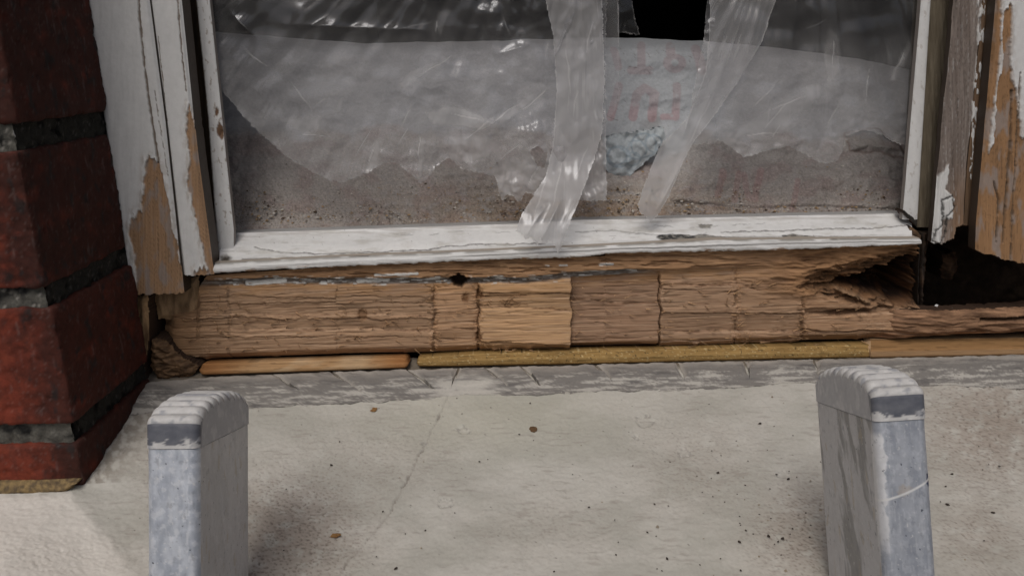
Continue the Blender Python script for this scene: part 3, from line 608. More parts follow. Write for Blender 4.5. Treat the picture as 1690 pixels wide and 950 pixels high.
# outer right board: white paint above, bare and rotten below
def keep_r(x, y): 
    e = crv((1600, 412), (1613, 414), (1624, 420), (1640, 421), (1652, 428), (1668, 430), (1680, 434), (1760, 438), (1900, 436))(x) + 6*(fbm(x/5, x*0, 3, 270)-.5)
    return y < e
board("outer_board.001", ly0, 445, crv((0, 1646), (370, 1613), (445, 1611)), crv((-700, 1990), (0, 1930), (445, 1890)), .4575, 272,
      [[(1640, -10), (1652, 0), (1650, 90), (1636, 200), (1630, 250), (1640, 235), (1644, 150), (1657, 100), (1666, 70), (1668, 130), (1676, 150), (1681, 200), (1684, 222), (1750, 240), (1960, 250), (1960, 470), (1600, 470), (1606, 380), (1618, 250)],
       [(1654, 20), (1668, 10), (1668, 60), (1660, 95), (1654, 120)]], 4,
      [([(1670, 150), (1668, 230), (1662, 300), (1655, 400)], 2.2, 1.6), ([(1683, 120), (1676, 260), (1672, 330), (1668, 430)], 1.6, 1.2), ([(1640, 300), (1648, 330), (1644, 400)], 2.0, 1.5)], keep_r, (.33, .185, .09), .0075, 1.6)
# dark cavity behind with post edge and end grain
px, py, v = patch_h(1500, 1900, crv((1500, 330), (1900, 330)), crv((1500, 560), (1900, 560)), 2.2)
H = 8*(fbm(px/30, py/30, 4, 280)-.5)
C = mixc((.022, .017, .014), (.075, .052, .036), fbm(px/20, py/20, 4, 281))  # back panel near-black: the shade of the hole put into its colour
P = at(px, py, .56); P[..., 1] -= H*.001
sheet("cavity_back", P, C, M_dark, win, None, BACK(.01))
px, py, u = patch_v(385, 512, crv((385, 1516), (512, 1514)), crv((385, 1546), (420, 1540), (512, 1533)), 1.3)
C = mixc((.014, .010, .008), (.06, .034, .02), ss(.3, .8, fbm(px/5, py/30, 4, 282)*.7+.3*u)); bl = ss(2.6, 1.0, np.abs(px-1519.5-.6*np.sin(py/20))); C = mixc(C, np.array((.008, .006, .005)), bl)
H = 3.2*(fbm(px/6, py/18, 4, 283)-.5) - bl*5 - 9*ss(.35, 1, u + .5*(fbm(py/9, px*0, 4, 284)-.5))
P = at(px, py, .479); P[..., 1] -= H*.001
sheet("mullion_post", P, C, M_woodv, win, None, BACK(.055), (.03, .02, .014))
lump("rotten_knot", [(1552, 420), (1575, 414), (1580, 440), (1568, 464), (1552, 458)], .505, .02, (.03, .018, .012), (.10, .055, .032), 286, 4, 5, None, (10, 12))
lump("mitre_gap", [(1486, 349), (1494, 348), (1514, 364), (1516, 378)], .477, .01, (.012, .011, .01), (.03, .026, .022), 288, .5, .5, M_woodv, (10, 10))
lump("corner_end", [(1500, 372), (1516, 380), (1521, 404), (1498, 404)], .476, .02, (.05, .03, .018), (.15, .09, .05), 289, 1.5, 2, M_woodv, (8, 10))
# white flakes lying in the cavity
def flakes(name, spots, s):
    rs = np.random.RandomState(s); V, Q = [], []
    for x, y, Y, sz in spots:
        c0 = at(x, y, Y); n = len(V)
        pts = [c0 + np.array([math.cos(a)*sz*rs.uniform(.5, 1.2), math.sin(a)*.3*sz, math.sin(a)*sz*rs.uniform(.4, 1.)]) for a in (0.3, 1.8, 3.2, 5.0)]
        V += pts + [p+np.array([0, .0004, -.0003]) for p in pts]
        Q += [(n, n+1, n+2, n+3), (n+7, n+6, n+5, n+4)] + [(n+i, n+4+i, n+4+(i+1) % 4, n+(i+1) % 4) for i in range(4)]
    o = mesh_obj(name, V, Q, M_paint, win, np.full((len(V), 3), .6), None, None, False); return o

# ================================================================== ROOM SIDE: sack behind the opening
stop = crv((300, 52), (430, 60), (600, 74), (840, 68), (1000, 62), (1160, 68), (1300, 81), (1420, 100), (1515, 118), (1580, 124))
px, py, v = patch_h(318, 1545, stop, crv((318, 400), (1545, 368)), 1.5)
Ys = .578 - .072*v**1.15 + .022*np.clip(1-v/.07, 0, 1)**2
dust = ss(.44, .60, (py-218 - 40*np.exp(-((px-1080)/60)**2)*1.0 + 34*(fbm(px/60, py/40, 4, 300)-.5)*2)/140+.5)
fold = .0065*(ridge(px/210, py/90, 3, 301)-.5) + .003*(ridge(px/60, py/45, 3, 302)-.5)
flap = poly_sd(px+9*(fbm(px/20, py/20, 3, 303)-.5), py+9*(fbm(px/20, py/20, 3, 304)-.5), [(1395, 222), (1440, 212), (1480, 240), (1492, 262), (1440, 250), (1400, 250)]); fold += .004*ss(2, -9, flap)
pf = poly_sd(px+5*(fbm(px/20, py/20, 3, 305)-.5), py+4*(fbm(px/20, py/20, 3, 306)-.5), [(1105, 332), (1240, 343), (1340, 340), (1480, 345), (1500, 300), (1300, 270), (1150, 280)]); fold += .0015*ss(1, -4, pf)
fold += .0012*(fbm(px/9, py/9, 3, 307)-.5)*dust
film_c = mixc((.31, .315, .33), (.39, .39, .40), fbm(px/80, py/50, 3, 308)); film_c = mixc(film_c, np.array((.45, .475, .50)), .9*np.exp(-((px-1085)/110)**4)*ss(.25, .5, fbm(px/60, py/45, 3, 318)+.1))
pk = np.zeros(px.shape)
def stroke(pts, w):
    global pk
    pk = np.maximum(pk, ss(w/2+.8, w/2-.6, line_d(px, py, pts)))
stroke([(1057.5, 77), (1057.5, 113)], 13); stroke([(1040, 118), (1072, 118)], 12)
stroke([(1106, 78), (1106, 90)], 15); rr = np.hypot((px-1112)/1.25, py-106); pk = np.maximum(pk, ss(16, 14.5, rr)*ss(4.5, 6, rr))
stroke([(1148, 82), (1157, 116)], 16); stroke([(1012, 84), (1020, 112)], 12)
stroke([(1021, 143), (1007, 195)], 13); stroke([(1044, 194), (1050, 158), (1063, 146), (1079, 157), (1076, 194)], 15)
stroke([(1116, 143), (1115, 193)], 13); stroke([(1094, 193), (1115, 193)], 10)
for a in (([(1190, 285), (1184, 322)], 12), ([(1216, 288), (1212, 330)], 10), ([(1225, 290), (1235, 328)], 10), ([(1252, 284), (1244, 330)], 11), ([(1312, 300), (1306, 345)], 9)): stroke(*a)
lab = mixc((.38, .285, .30), (.42, .225, .24), ss(165, 185, py))
C = mixc(film_c, lab, pk*.5*ss(.1, .35, fbm(px/14, py/14, 3, 317)))
wr = ss(.93, .97, ridge((px+py*1.1)/60, (py-px*.55)/20, 2, 309))*ss(.45, .6, fbm(px/30, py/30, 3, 316)); C = mixc(C, np.array((.15, .13, .12)), wr*.6*(1-dust)*ss(985, 1005, px)*ss(1185, 1165, px))
# sawdust and crumbs lying on the lower half
dc = mixc((.27, .245, .23), (.37, .342, .322), fbm(px/60, py/30, 4, 310)); dc = mixc(dc, np.array((.26, .185, .175)), .5*ss(.45, .68, fbm(px/50, py/35, 4, 311)))
dc = mixc(dc, np.array((.30, .175, .175)), pk*.45)
low = ss(250, 365, py+20*(fbm(px/80, py/30, 3, 312)-.5)); br = np.exp(-((px-950)/260)**2); dc = mixc(dc, np.array((.27, .18, .10)), low*(.08+.65*br)*ss(.35, .65, fbm(px/18, py/9, 4, 313)+.1))
g1 = ss(.58, .70, fbm(px/2.6, py/2.2, 2, 314)); g2 = ss(.62, .72, fbm(px/2.8, py/2.3, 2, 315))
dc = mixc(dc, np.array((.06, .045, .035)), g1*.6*(.4+.4*low)); dc = mixc(dc, np.array((.52, .47, .40)), g2*.42)
C = mixc(C, dc, dust*(.82+.18*low)); 
ln = ss(1.4, .3, np.abs(pf))*(py > 325)*.6; C = mixc(C, np.array((.13, .11, .1)), ln)
rs_ = ss(3, .5, np.abs(flap-1)); C = mixc(C, np.array((.12, .06, .045)), rs_*.5)
P = at(px, py, Ys); P[..., 1] -= fold; P[..., 2] += fold*.3
sack = sheet("film_sack", P, C, M_bag, None, None, (0, .06, -.004), (.3, .3, .31), None, at(930, 400, .53))
tag(sack, "pale film sack with pink printing, dusted with sawdust, lying behind the torn sheet", "sack")
# crumpled film at its middle
pts = [(992, 226), (1040, 218), (1096, 210), (1100, 226), (1082, 254), (1062, 272), (1040, 290), (1026, 302), (1006, 292), (994, 270), (1000, 250)]
px, py, v = patch_h(984, 1108, crv((984, 204), (1108, 204)), crv((984, 310), (1108, 310)), 1.2)
sd = poly_sd(px+5*(fbm(px/8, py/8, 3, 320)-.5), py+5*(fbm(px/8, py/8, 3, 321)-.5), pts)
H = 2.5*ss(0, -22, sd) + 2.2*(folds(px, py, 322, 26)*3-.5)
lo = np.zeros(px.shape)
for x, y, r in ((1018, 257, 15), (1020, 258, 18), (1050, 247, 16), (1078, 236, 14), (1062, 240, 21), (1044, 262, 12)):
    lo = np.maximum(lo, ss(2.2, .8, np.abs(np.hypot(px-x, (py-y)*1.05)-r+3*(fbm(px/9, py/9, 2, x)-.5))))
C = mixc((.40, .445, .475), (.50, .54, .56), fbm(px/14, py/12, 3, 323)); C = mixc(C, np.array((.25, .32, .38)), lo*.6)
P = at(px, py, .527 - .0); P[..., 1] -= H*.001
w = sheet("plastic_wrapper", P, C, M_bag, None, sd < 0, BACK(.008), None, None, at(1040, 300, .527))
tag(w, "crumpled bluish white plastic wrapper with faint rings, between the two hanging strips", "plastic wrapper")

# ================================================================== TORN POLYTHENE SHEET
def creases(px, py, lst):
    h = np.zeros(px.shape)
    for x0, y0, x1, y1, w, a in lst:
        dd, t = seg_d(px, py, x0, y0, x1, y1); tp = np.sin(np.clip(t, .04, .96)*math.pi)**.5
        h = np.maximum(h*1.0, a*tp*np.exp(-(dd/(w))**1.2)) if a > 0 else np.minimum(h, a*tp*np.exp(-(dd/w)**1.2))
    return h
def creases_d(px, py, lst):
    dd = np.full(px.shape, 1e9)
    for x0, y0, x1, y1, w, a in lst:
        d_, t = seg_d(px + 6*(fbm(px/35, py/35, 3, 327)-.5), py + 6*(fbm(px/35, py/35, 3, 328)-.5), x0, y0, x1, y1); dd = np.minimum(dd, d_ + 4*np.abs(t-.5)**2*4*1.2)
    return dd
root = empty("plastic_sheet", at(930, -300, .484), "torn translucent polythene sheet hanging in rags across the window opening", "plastic sheet")
rag = lambda px, py, s, a=6: (px + a*(fbm(px/6, py/6, 4, s)-.5), py + a*1.3*(fbm(px/5, py/7, 4, s+1)-.5))
def fan(px, py, cx, cy):
    return np.arctan2(px-cx, np.maximum(py-cy, 1.)), np.hypot(px-cx, py-cy)
def soft(px, py, cx, cy, s, k=9.):
    th, r_ = fan(px, py, cx, cy); return .6*fbm(th*k, r_/330, 2, s) + .4*fbm(px/70, py/55, 2, s+9)
def streak(px, py, cx, cy, s, k=40.):
    th, r_ = fan(px, py, cx, cy)
    return ss(.60, .74, fbm(th*k, r_/150, 3, s))*ss(.42, .62, fbm(px/70, py/70, 3, s+3))
def film_patch(name, x0, x1, y0, y1, poly, Yf, hf, dens, s, parent, step=1.5, ragk=5, hole=None):
    px, py, v = patch_h(x0, x1, crv((x0, y0), (x1, y0)), crv((x0, y1), (x1, y1)), step)
    wx, wy = rag(px, py, s, ragk); sd = poly_sd(wx, wy, poly)
    if hole: sd = np.maximum(sd, -poly_sd(wx, wy, hole))
    h = hf(px, py, sd); P = at(px, py, Yf(px, py)); P[..., 1] -= h*.001; P[..., 0] += .0004*h*(fbm(px/40, py/40, 2, s+5)-.5)
    dn = dens(px, py, sd)*((.5+.5*ss(20, 110, py)) if 'half' in name else 1); dn = np.clip(dn + .30*ss(-2.6, -.3, sd), 0, 1)
    return sheet(name, P, np.full(P.shape, .6), M_film, parent, sd < 0, None, None, {"dens": dn})
T = -700
crump = lambda px, py, s, sx=70, sy=70: 7*(ridge((px+.5*py)/sx, (py-.4*px)/sy, 4, s)-.55)
def sheen_patches(px, py, lst):  # shiny facets of the film: highlights painted in as extra density
    t = np.zeros(px.shape)
    for pl, a, e in lst:
        sd = poly_sd(px+7*(fbm(px/14, py/14, 3, 326)-.5), py+7*(fbm(px/14, py/14, 3, 325)-.5), pl); t = np.maximum(t, a*ss(e*.25, -e, sd)*(.55+.9*(fbm(px/26, py/26, 3, 324)-.2)))
    return t
pl_l = [([(698, 184), (742, 170), (790, 186), (828, 205), (790, 214), (750, 210), (716, 208)], .34, 6), ([(452, 190), (500, 192), (540, 186), (528, 218), (500, 226), (464, 206)], .2, 10), ([(735, 222), (800, 214), (838, 240), (800, 262), (760, 272), (738, 256)], .18, 12),
        ([(842, 150), (900, 120), (905, 170), (860, 190)], .16, 10), ([(812, 196), (880, 150), (886, 162), (830, 206)], .26, 4), ([(600, 290), (618, 222), (632, 232), (624, 280)], .22, 6), ([(690, 296), (690, 220), (706, 232), (700, 290)], .22, 6), ([(820, 290), (900, 235), (905, 290), (850, 322)], .16, 9),
        ([(716, 42), (722, 20), (745, 14), (728, 60)], .2, 4), ([(655, 140), (668, 120), (760, 84), (700, 124), (664, 152)], .2, 5), ([(565, 60), (612, 20), (640, 34), (600, 56)], .10, 5), ([(560, 160), (572, 150), (566, 186), (545, 198)], .16, 5)]
pl_r = [([(1226, 200), (1300, 150), (1340, 128), (1362, 146), (1340, 186), (1290, 212)], .2, 14), ([(1358, 90), (1366, 40), (1388, 66), (1388, 120), (1366, 150)], .18, 7), ([(1190, 224), (1250, 186), (1340, 196), (1300, 222), (1226, 232)], .18, 9), ([(1466, 130), (1500, 60), (1506, 80), (1474, 140)], .2, 6)]
hole_l = [(874, 246), (890, 240), (902, 254), (897, 276), (882, 268)]
# left half
left_poly = [(340, T), (360, T), (1000, T), (1000, 330), (905, 330), (884, 322), (869, 317), (855, 335), (846, 322), (837, 321), (828, 333), (817, 292), (790, 284), (760, 278), (740, 260), (719, 276), (706, 296), (694, 303), (682, 288), (670, 281), (655, 268), (638, 268), (610, 284), (583, 295), (565, 303), (540, 296), (510, 281), (466, 254), (430, 222), (398, 190), (378, 165), (359, 140), (352, 100), (347, 60)]
cl = [(364, 50, 480, 140, 7, 3.5), (440, 90, 560, 235, 9, -3), (600, 60, 770, 25, 9, 4), (720, 10, 722, 80, 6, 4), (650, 150, 800, 60, 10, 4.5), (700, 130, 640, 260, 14, 3), (450, 220, 590, 225, 14, 5), (500, 185, 560, 150, 8, 4), (560, 300, 640, 170, 9, -3.5),
      (600, 290, 625, 225, 6, 4.5), (640, 270, 690, 185, 9, -3), (690, 300, 695, 190, 8, 5), (710, 180, 830, 205, 12, 6), (770, 230, 890, 150, 9, 5), (830, 205, 940, 120, 8, 5), (740, 255, 840, 170, 8, -4), (800, 280, 890, 215, 7, 5), (860, 330, 905, 240, 6, 4),
      (880, 60, 990, 20, 9, 5), (820, 0, 850, 80, 8, -4), (900, 120, 960, 0, 9, 6), (950, 150, 985, 40, 7, 5), (820, 90, 870, 75, 7, 4), (470, 40, 700, 50, 8, 3), (380, 20, 420, 60, 8, 3)]
film_patch("left_half", 338, 1002, T, 345, left_poly, lambda x, y: .4865+0*x,
           lambda x, y, sd: .7*creases(x, y, cl) + 9*(soft(x, y, 960, -420, 332, 14.)-.5) + 5*folds(x, y, 330, 120)*(.25+.75*ss(600, 840, x)) + 3*folds(x, y, 331, 42)*ss(740, 840, x)*ss(230, 160, np.abs(y-130)) + 3*folds(x, y, 336, 26)*ss(-60, -8, sd)*ss(560, 640, x) + 3*(soft(x, y, 760, -400, 337, 60)-.5)*ss(-90, -10, sd),
           lambda x, y, sd: .20 + .07*ss(-90, -5, sd)*(y > 100) + .05*ss(860, 990, x) + .22*(soft(x, y, 960, -420, 334, 10)-.5) + .06*streak(x, y, 960, -420, 335, 70) + .05*streak(x, y, 560, -500, 338, 80) + .10*ss(720, 860, x)*ss(190, 290, y) + sheen_patches(x, y, pl_l) + .42*ss(1.3, .3, creases_d(x, y, cl)), 335, root, 1.5, 5, hole_l)
# right half
right_poly = [(1170, T), (1600, T), (1560, 60), (1530, 150), (1500, 242), (1488, 240), (1474, 235), (1450, 222), (1434, 217), (1415, 216), (1397, 224), (1390, 250), (1384, 264), (1366, 272), (1348, 266), (1325, 254), (1302, 241), (1280, 247), (1257, 250), (1240, 256), (1225, 259), (1208, 246), (1185, 230), (1178, 238), (1148, 238), (1130, 236), (1140, 160), (1160, 60), (1166, 0)]
crr = [(1205, 0, 1180, 140, 10, 5), (1280, 0, 1215, 150, 10, 6), (1240, 20, 1200, 120, 7, -4), (1330, 90, 1195, 220, 9, 5), (1375, 30, 1372, 140, 7, 5), (1372, 140, 1225, 200, 12, 5), (1230, 250, 1330, 130, 9, -3), (1260, 245, 1300, 190, 6, 4), (1185, 228, 1330, 215, 8, 4),
       (1500, 60, 1470, 140, 6, 4), (1440, 60, 1420, 220, 14, 3), (1300, 60, 1390, 20, 8, 4), (1350, 250, 1400, 130, 12, -3)]
film_patch("right_half", 1128, 1540, T, 282, right_poly, lambda x, y: .4865+0*x,
           lambda x, y, sd: .7*creases(x, y, crr) + 9*(soft(x, y, 1330, -420, 342, 15.)-.5) + 4.5*folds(x, y, 340, 130)*ss(1520, 1300, x) + 2.5*folds(x, y, 346, 26)*ss(-50, -8, sd),
           lambda x, y, sd: .205 + .07*ss(-60, -5, sd)*(y > 100) + .08*ss(1330, 1190, x) + .22*(soft(x, y, 1330, -420, 344, 11)-.5) - .06*ss(1380, 1440, x)*ss(150, 30, y) + .07*streak(x, y, 1330, -420, 345, 75) + sheen_patches(x, y, pl_r) + .36*ss(1.3, .3, creases_d(x, y, crr)), 345, root)
# two doubled strips that hang lower, in front
s1 = [(880, T), (992, T), (994, 0), (996, 60), (998, 136), (995, 217), (982, 262), (967, 303), (945, 358), (930, 398), (926, 412), (920, 419), (914, 404), (906, 398), (899, 404), (893, 394), (886, 405), (876, 392), (868, 396), (860, 386), (850, 382), (862, 350), (880, 322), (900, 290), (912, 240), (918, 150), (912, 60), (900, 0)]
cs1 = [(985, 0, 960, 120, 8, 5), (960, 120, 940, 220, 8, 4), (930, 40, 945, 200, 9, -4), (985, 210, 930, 330, 9, 5), (940, 220, 900, 390, 7, 5), (960, 300, 915, 410, 6, 4), (915, 260, 870, 385, 7, -4), (925, 330, 890, 400, 4, 3.5), (900, 340, 868, 388, 4, 3)]
film_patch("torn_strip", 846, 1000, T, 424, s1, lambda x, y: .4825 - .0275*ss(250, 385, y) ,
           lambda x, y, sd: creases(x, y, cs1)*.6 + 2*folds(x*1.6, y, 350, 60) + 4*(soft(x, y, 960, -300, 351, 22)-.5) + 1.0*np.sin((x + .45*y)/5.2 + 5*fbm(x/30, y/60, 2, 354))*ss(300, 400, y),
           lambda x, y, sd: .36 + .12*ss(-80, 250, y) + .2*(soft(x, y, 960, -300, 352, 24)-.5) + .12*streak(x, y, 960, -300, 355, 70) + .2*ss(1.6, .5, creases_d(x, y, cs1)), 353, root, 1.2, 4)
s2 = [(1168, T), (1290, T), (1280, 0), (1258, 70), (1215, 140), (1170, 205), (1150, 228), (1126, 272), (1106, 320), (1090, 349), (1080, 362), (1072, 367), (1064, 356), (1056, 352), (1051, 338), (1064, 300), (1090, 236), (1116, 212), (1135, 190), (1152, 150), (1163, 118), (1169, 60), (1170, 0)]
cs2 = [(1170, 0, 1160, 130, 6, 4), (1160, 130, 1120, 240, 8, 4), (1235, 0, 1180, 150, 9, 5), (1180, 150, 1120, 270, 8, -3), (1125, 270, 1080, 355, 8, 3), (1135, 190, 1128, 225, 5, 4)]
film_patch("torn_strip.001", 1046, 1295, T, 372, s2, lambda x, y: .4815 - .006*ss(200, 350, y),
           lambda x, y, sd: creases(x, y, cs2)*.6 + 1.6*folds(x*1.5, y, 360, 70) + 6*(soft(x, y, 1330, -240, 361, 15)-.5),
           lambda x, y, sd: .30 + .18*ss(150, 230, y) + .2*(soft(x, y, 1330, -240, 362, 17)-.5) + .1*streak(x, y, 1330, -240, 364, 55)*ss(260, 180, y) + .15*ss(1.6, .5, creases_d(x, y, cs2)), 363, root, 1.2, 3)
s3 = [(990, T), (1020, T), (1022, 60), (1023, 149), (1016, 180), (1004, 198), (990, 215)]
film_patch("torn_strip.002", 988, 1026, T, 216, s3, lambda x, y: .490+0*x, lambda x, y, sd: 2*folds(x*1.5, y, 370, 60), lambda x, y, sd: .16+0*x, 371, root, 1.5, 3)

s4 = [(1018, T), (1044, T), (1041, -20), (1048, 30), (1058, 60), (1040, 56), (1018, 54)]
film_patch("torn_strip.003", 1014, 1176, T, 78, s4, lambda x, y: .494+0*x, lambda x, y, sd: 3*folds(x, y, 375, 60), lambda x, y, sd: .015+.16*streak(x, y, 1090, -200, 376, 60), 377, root, 1.5, 5)

# ================================================================== BATTENS AND STICK ON THE SILL
def stick(name, x0, x1, top, bot, Yt, Yf, split, cf, s, m, endr, label, cat, wall=None, rough=.25, depth=.01):
    px, py, v = patch_h(x0, x1, top, bot, 1.25)
    mid = (top(px)+bot(px))/2; half = (bot(px)-top(px))/2
    e = np.minimum(px-x0, x1-px); rr = half*endr
    k = np.where(e < rr, np.sqrt(np.clip(1-((rr-e)/np.maximum(rr, 1e-6))**2, .0, 1)), 1) if endr else np.ones(px.shape)
    py = mid + (py-mid)*np.maximum(k, .12)
    Y = Yt + (Yf-Yt)*ss(0, split, v) ** .9 + .0012*ss(.93, 1, v)
    P = at(px, py, Y + .004*(1-k)); P[..., 1] -= .001*rough*(fbm(px/40, py/2.5, 4, s)-.5)
    C = cf(px, py, v)
    o = sheet(name, P, C, m, None, None, (0, depth, -.001), wall, None, at((x0+x1)/2, float(bot((x0+x1)/2)), Yf))
    return tag(o, label, cat)
def c_stick(px, py, v):
    c = wood_colour(px, py, (.34, .19, .08), (.48, .31, .165), (110., 2.5), 380)
    pale = ss(.40, .6, fbm((px+py*2)/70, py/30, 3, 381))*ss(390, 440, px)*ss(640, 590, px); c = mixc(c, np.array((.50, .36, .22)), pale*.7)
    d = np.maximum(ss(430, 335, px), ss(600, 668, px)); return mixc(c, np.array((.30, .125, .04)), d*.75)
stick("stir_stick", 329, 675, crv((329, 600), (675, 589)), crv((329, 618.5), (675, 606.5)), .468, .4605, .7, c_stick, 382, M_woodh, 1.0, "short smooth wooden stick with rounded ends, orange brown, lying at the left", "wooden stick", None, .1)
def c_yel(px, py, v):
    c = wood_colour(px, py, (.25, .155, .055), (.37, .24, .09), (50., 4.), 384)
    c = mixc(c, np.array((.62, .5, .27)), .6*ss(.68, .76, fbm(px/6, py/2.5, 2, 385))); c = mixc(c, np.array((.05, .04, .02)), .9*ss(.70, .76, fbm(px/6, py/4.5, 3, 386)))
    return mixc(c, np.array((.26, .15, .05)), .5*ss(.7, 1, v))
stick("wooden_batten", 688, 1440, crv((688, 589), (740, 586), (801, 583), (1000, 577.5), (1270, 571.5), (1440, 568)), crv((688, 604), (740, 604), (993, 599.5), (1270, 592.5), (1440, 589.5)), .4685, .4625, .6, c_yel, 387, M_woodh, .8,
      "long thin mustard yellow batten speckled with black, in the middle under the chiselled timber", "batten", None, .5)
def c_new(px, py, v):
    c = wood_colour(px, py, (.24, .13, .055), (.35, .205, .09), (160., 1.4), 390)
    return mixc(c, np.array((.42, .27, .15)), .7*ss(.62, .70, v))
stick("timber_offcut", 1437, 1760, crv((1437, 560), (1690, 557), (1760, 556)), crv((1437, 590.5), (1690, 586), (1760, 585)), .474, .461, .66, c_new, 391, M_woodh, 0,
      "square cut new timber offcut with clean grain, lying at the right below the dark cavity", "timber offcut", (.5, .34, .2), .2)

# ================================================================== LADDER
LT = R(16.5); A = np.array([0, math.sin(LT), math.cos(LT)]); D = np.array([0, math.cos(LT), -math.sin(LT)]); Xv = np.array([1., 0, 0])
DF = .288; SW, SD = .0187, .0575
ladder_base = at_depth(885, 2600, .3)
lad = empty("ladder", tuple(ladder_base), "paint spattered grey aluminium ladder, tops of its two uprights resting at the sill", "ladder")
def rounded_rect(w, dp, r, n=6):
    out = []
    for cx, cy, a0 in ((w/2-r, r, -90), (w/2-r, dp-r, 0), (-w/2+r, dp-r, 90), (-w/2+r, r, 180)):
        for k in range(n+1): a = R(a0+90*k/n); out.append((cx+r*math.cos(a), cy+r*math.sin(a)))
    return np.array(out)
def resample(loop, n):
    p = np.vstack([loop, loop[:1]]); s = np.r_[0, np.cumsum(np.hypot(*np.diff(p, axis=0).T))]; t = np.linspace(0, s[-1], n, endpoint=False)
    return np.stack([np.interp(t, s, p[:, 0]), np.interp(t, s, p[:, 1])], -1), t
A0, X0 = A, Xv
def make_stile(suffix, px0, py0, s, inner):
    O = at_depth(px0, py0, DF); ln = R(1.3 if inner > 0 else -2.0)   # the uprights spread apart towards the foot
    A = A0*math.cos(ln) + X0*math.sin(ln); Xv = X0*math.cos(ln) - A0*math.sin(ln)
    loop, t = resample(rounded_rect(SW, SD, .0032), 380)
    zs = np.r_[np.linspace(0, -.062, 260), np.linspace(-.07, -1.0, 30)]
    LX, LZ = np.meshgrid(np.arange(len(loop)), zs); w = loop[LX, 0]; dpt = loop[LX, 1]
    u = t[LX]*1000; zz = LZ*1000
    n1 = fbm(u/5, zz/6, 4, s); dent = (fbm(u/9, zz/12, 3, s+1)-.5)*.0006 + (fbm(u/2, zz/2.5, 3, s+2)-.5)*.00025
    wob = 1 + dent/np.maximum(np.hypot(w, dpt-SD/2), .004)
    P = O + (w*wob)[..., None]*Xv + (dpt + dent*0)[..., None]*D + LZ[..., None]*A
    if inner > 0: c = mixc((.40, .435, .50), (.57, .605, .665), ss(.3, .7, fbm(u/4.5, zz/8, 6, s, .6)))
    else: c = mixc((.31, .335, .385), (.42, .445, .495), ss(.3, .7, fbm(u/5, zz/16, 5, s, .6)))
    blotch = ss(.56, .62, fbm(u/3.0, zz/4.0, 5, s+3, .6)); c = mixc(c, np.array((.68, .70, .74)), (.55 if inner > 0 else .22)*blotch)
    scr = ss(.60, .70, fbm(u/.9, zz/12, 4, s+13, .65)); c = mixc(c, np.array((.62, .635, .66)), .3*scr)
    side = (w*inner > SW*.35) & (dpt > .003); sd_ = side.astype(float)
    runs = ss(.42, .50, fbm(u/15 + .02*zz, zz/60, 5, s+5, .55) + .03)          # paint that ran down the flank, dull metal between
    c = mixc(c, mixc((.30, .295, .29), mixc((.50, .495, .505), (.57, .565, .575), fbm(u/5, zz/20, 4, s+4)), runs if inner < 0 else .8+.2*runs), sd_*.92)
    c = mixc(c, np.array((.42, .36, .27)), .5*sd_*ss(.66, .72, fbm(u/4, zz/13, 4, s+6)))
    if inner < 0:
        dist = (w+SW/2)*1000; wd_ = 2.2 + 5.2*(fbm(zz/6, zz*0+2, 4, s+14)-.38)*ss(-4, -9, zz)*ss(-46, -30, zz)
        drip = ss(.25, -.25, dist-wd_)*(dpt < .0045)*ss(-3, -6, zz)*ss(-48, -34, zz+8*fbm(dist/2, zz/5, 2, s+15)); c = mixc(c, np.array((.70, .705, .72)), drip*.9)
        sp_ = np.hypot((w-SW*.46)*1000, (zz+22)/2.6) + 1.2*(fbm(u/1.5, zz/2, 3, s+16)-.5); c = mixc(c, np.array((.03, .045, .11)), ss(1.2, .8, sp_))
        tn = np.hypot((w+SW*.05)*1000/2.2, (zz+25)/1.6) + 2*(fbm(u/2, zz/2, 3, s+17)-.5); c = mixc(c, np.array((.46, .38, .30)), .5*ss(1.6, .6, tn)*(dpt < .004))
    c = mixc(c, np.array((.20, .21, .24)), .4*ss(.60, .72, fbm(u/2.5, zz/5, 6, s+7, .7)))
    c = mixc(c, np.array((.03, .035, .06)), ss(.80, .84, fbm(u/1.6, zz/2.2, 3, s+9)))
    c = mixc(c, np.array((.7, .7, .7)), .7*ss(.755, .79, fbm(u/1.3, zz/2.0, 3, s+10)))
    if inner < 0:
        zr = -26.5 - 2.5*np.sin(np.clip((w+SW/2)/SW, 0, 1)*2.2) + 5*np.clip(w/SW, -.5, .5)*2; ln_ = ss(.6, .25, np.abs(zz-zr*.9))*(dpt < .004); c = mixc(c, np.array((.72, .72, .72)), ln_)
    n, m = P.shape[1], P.shape[0]; idx = np.arange(m*n).reshape(m, n); nx_ = np.roll(idx, -1, 1)
    Q = np.stack([idx[:-1], idx[1:], nx_[1:], nx_[:-1]], -1).reshape(-1, 4)
    st = mesh_obj("stile"+suffix, P.reshape(-1, 3), Q, M_alu, lad, c.reshape(-1, 3), None, O)
    # ribbed end cap: a rounded lid over the full depth, ribs crossing its width
    nd = 150; nw = 30
    prof_t = np.linspace(0, 1, nd)                       # front foot -> over the top -> back foot
    ang = np.pi*(1-prof_t); hb = .0080
    cd = SD/2 + (SD/2+.0004)*np.sign(np.cos(ang))*np.abs(np.cos(ang))**.92; hbk = .0055; ca = hb + (hbk-hb)*prof_t + .0098*np.sin(ang)**.95
    nf = 16
    cd = np.r_[np.full(nf, -.0004), cd, np.full(nf, SD+.0004)]; ca = np.r_[np.linspace(.0002, hb, nf, endpoint=False), ca, np.linspace(hbk, .0002, nf+1)[1:]]
    arc = np.r_[0, np.cumsum(np.hypot(np.diff(cd), np.diff(ca)))]; L0 = arc[nf]; L1 = arc[-nf-1]
    rib_u = np.clip((arc-L0)/(L1-L0), 0, 1)*11.0; inside = (arc > L0+.001) & (arc < L1-.001)
    rib = np.abs(np.sin(np.pi*rib_u))**.6*.0020*inside - .0014*inside
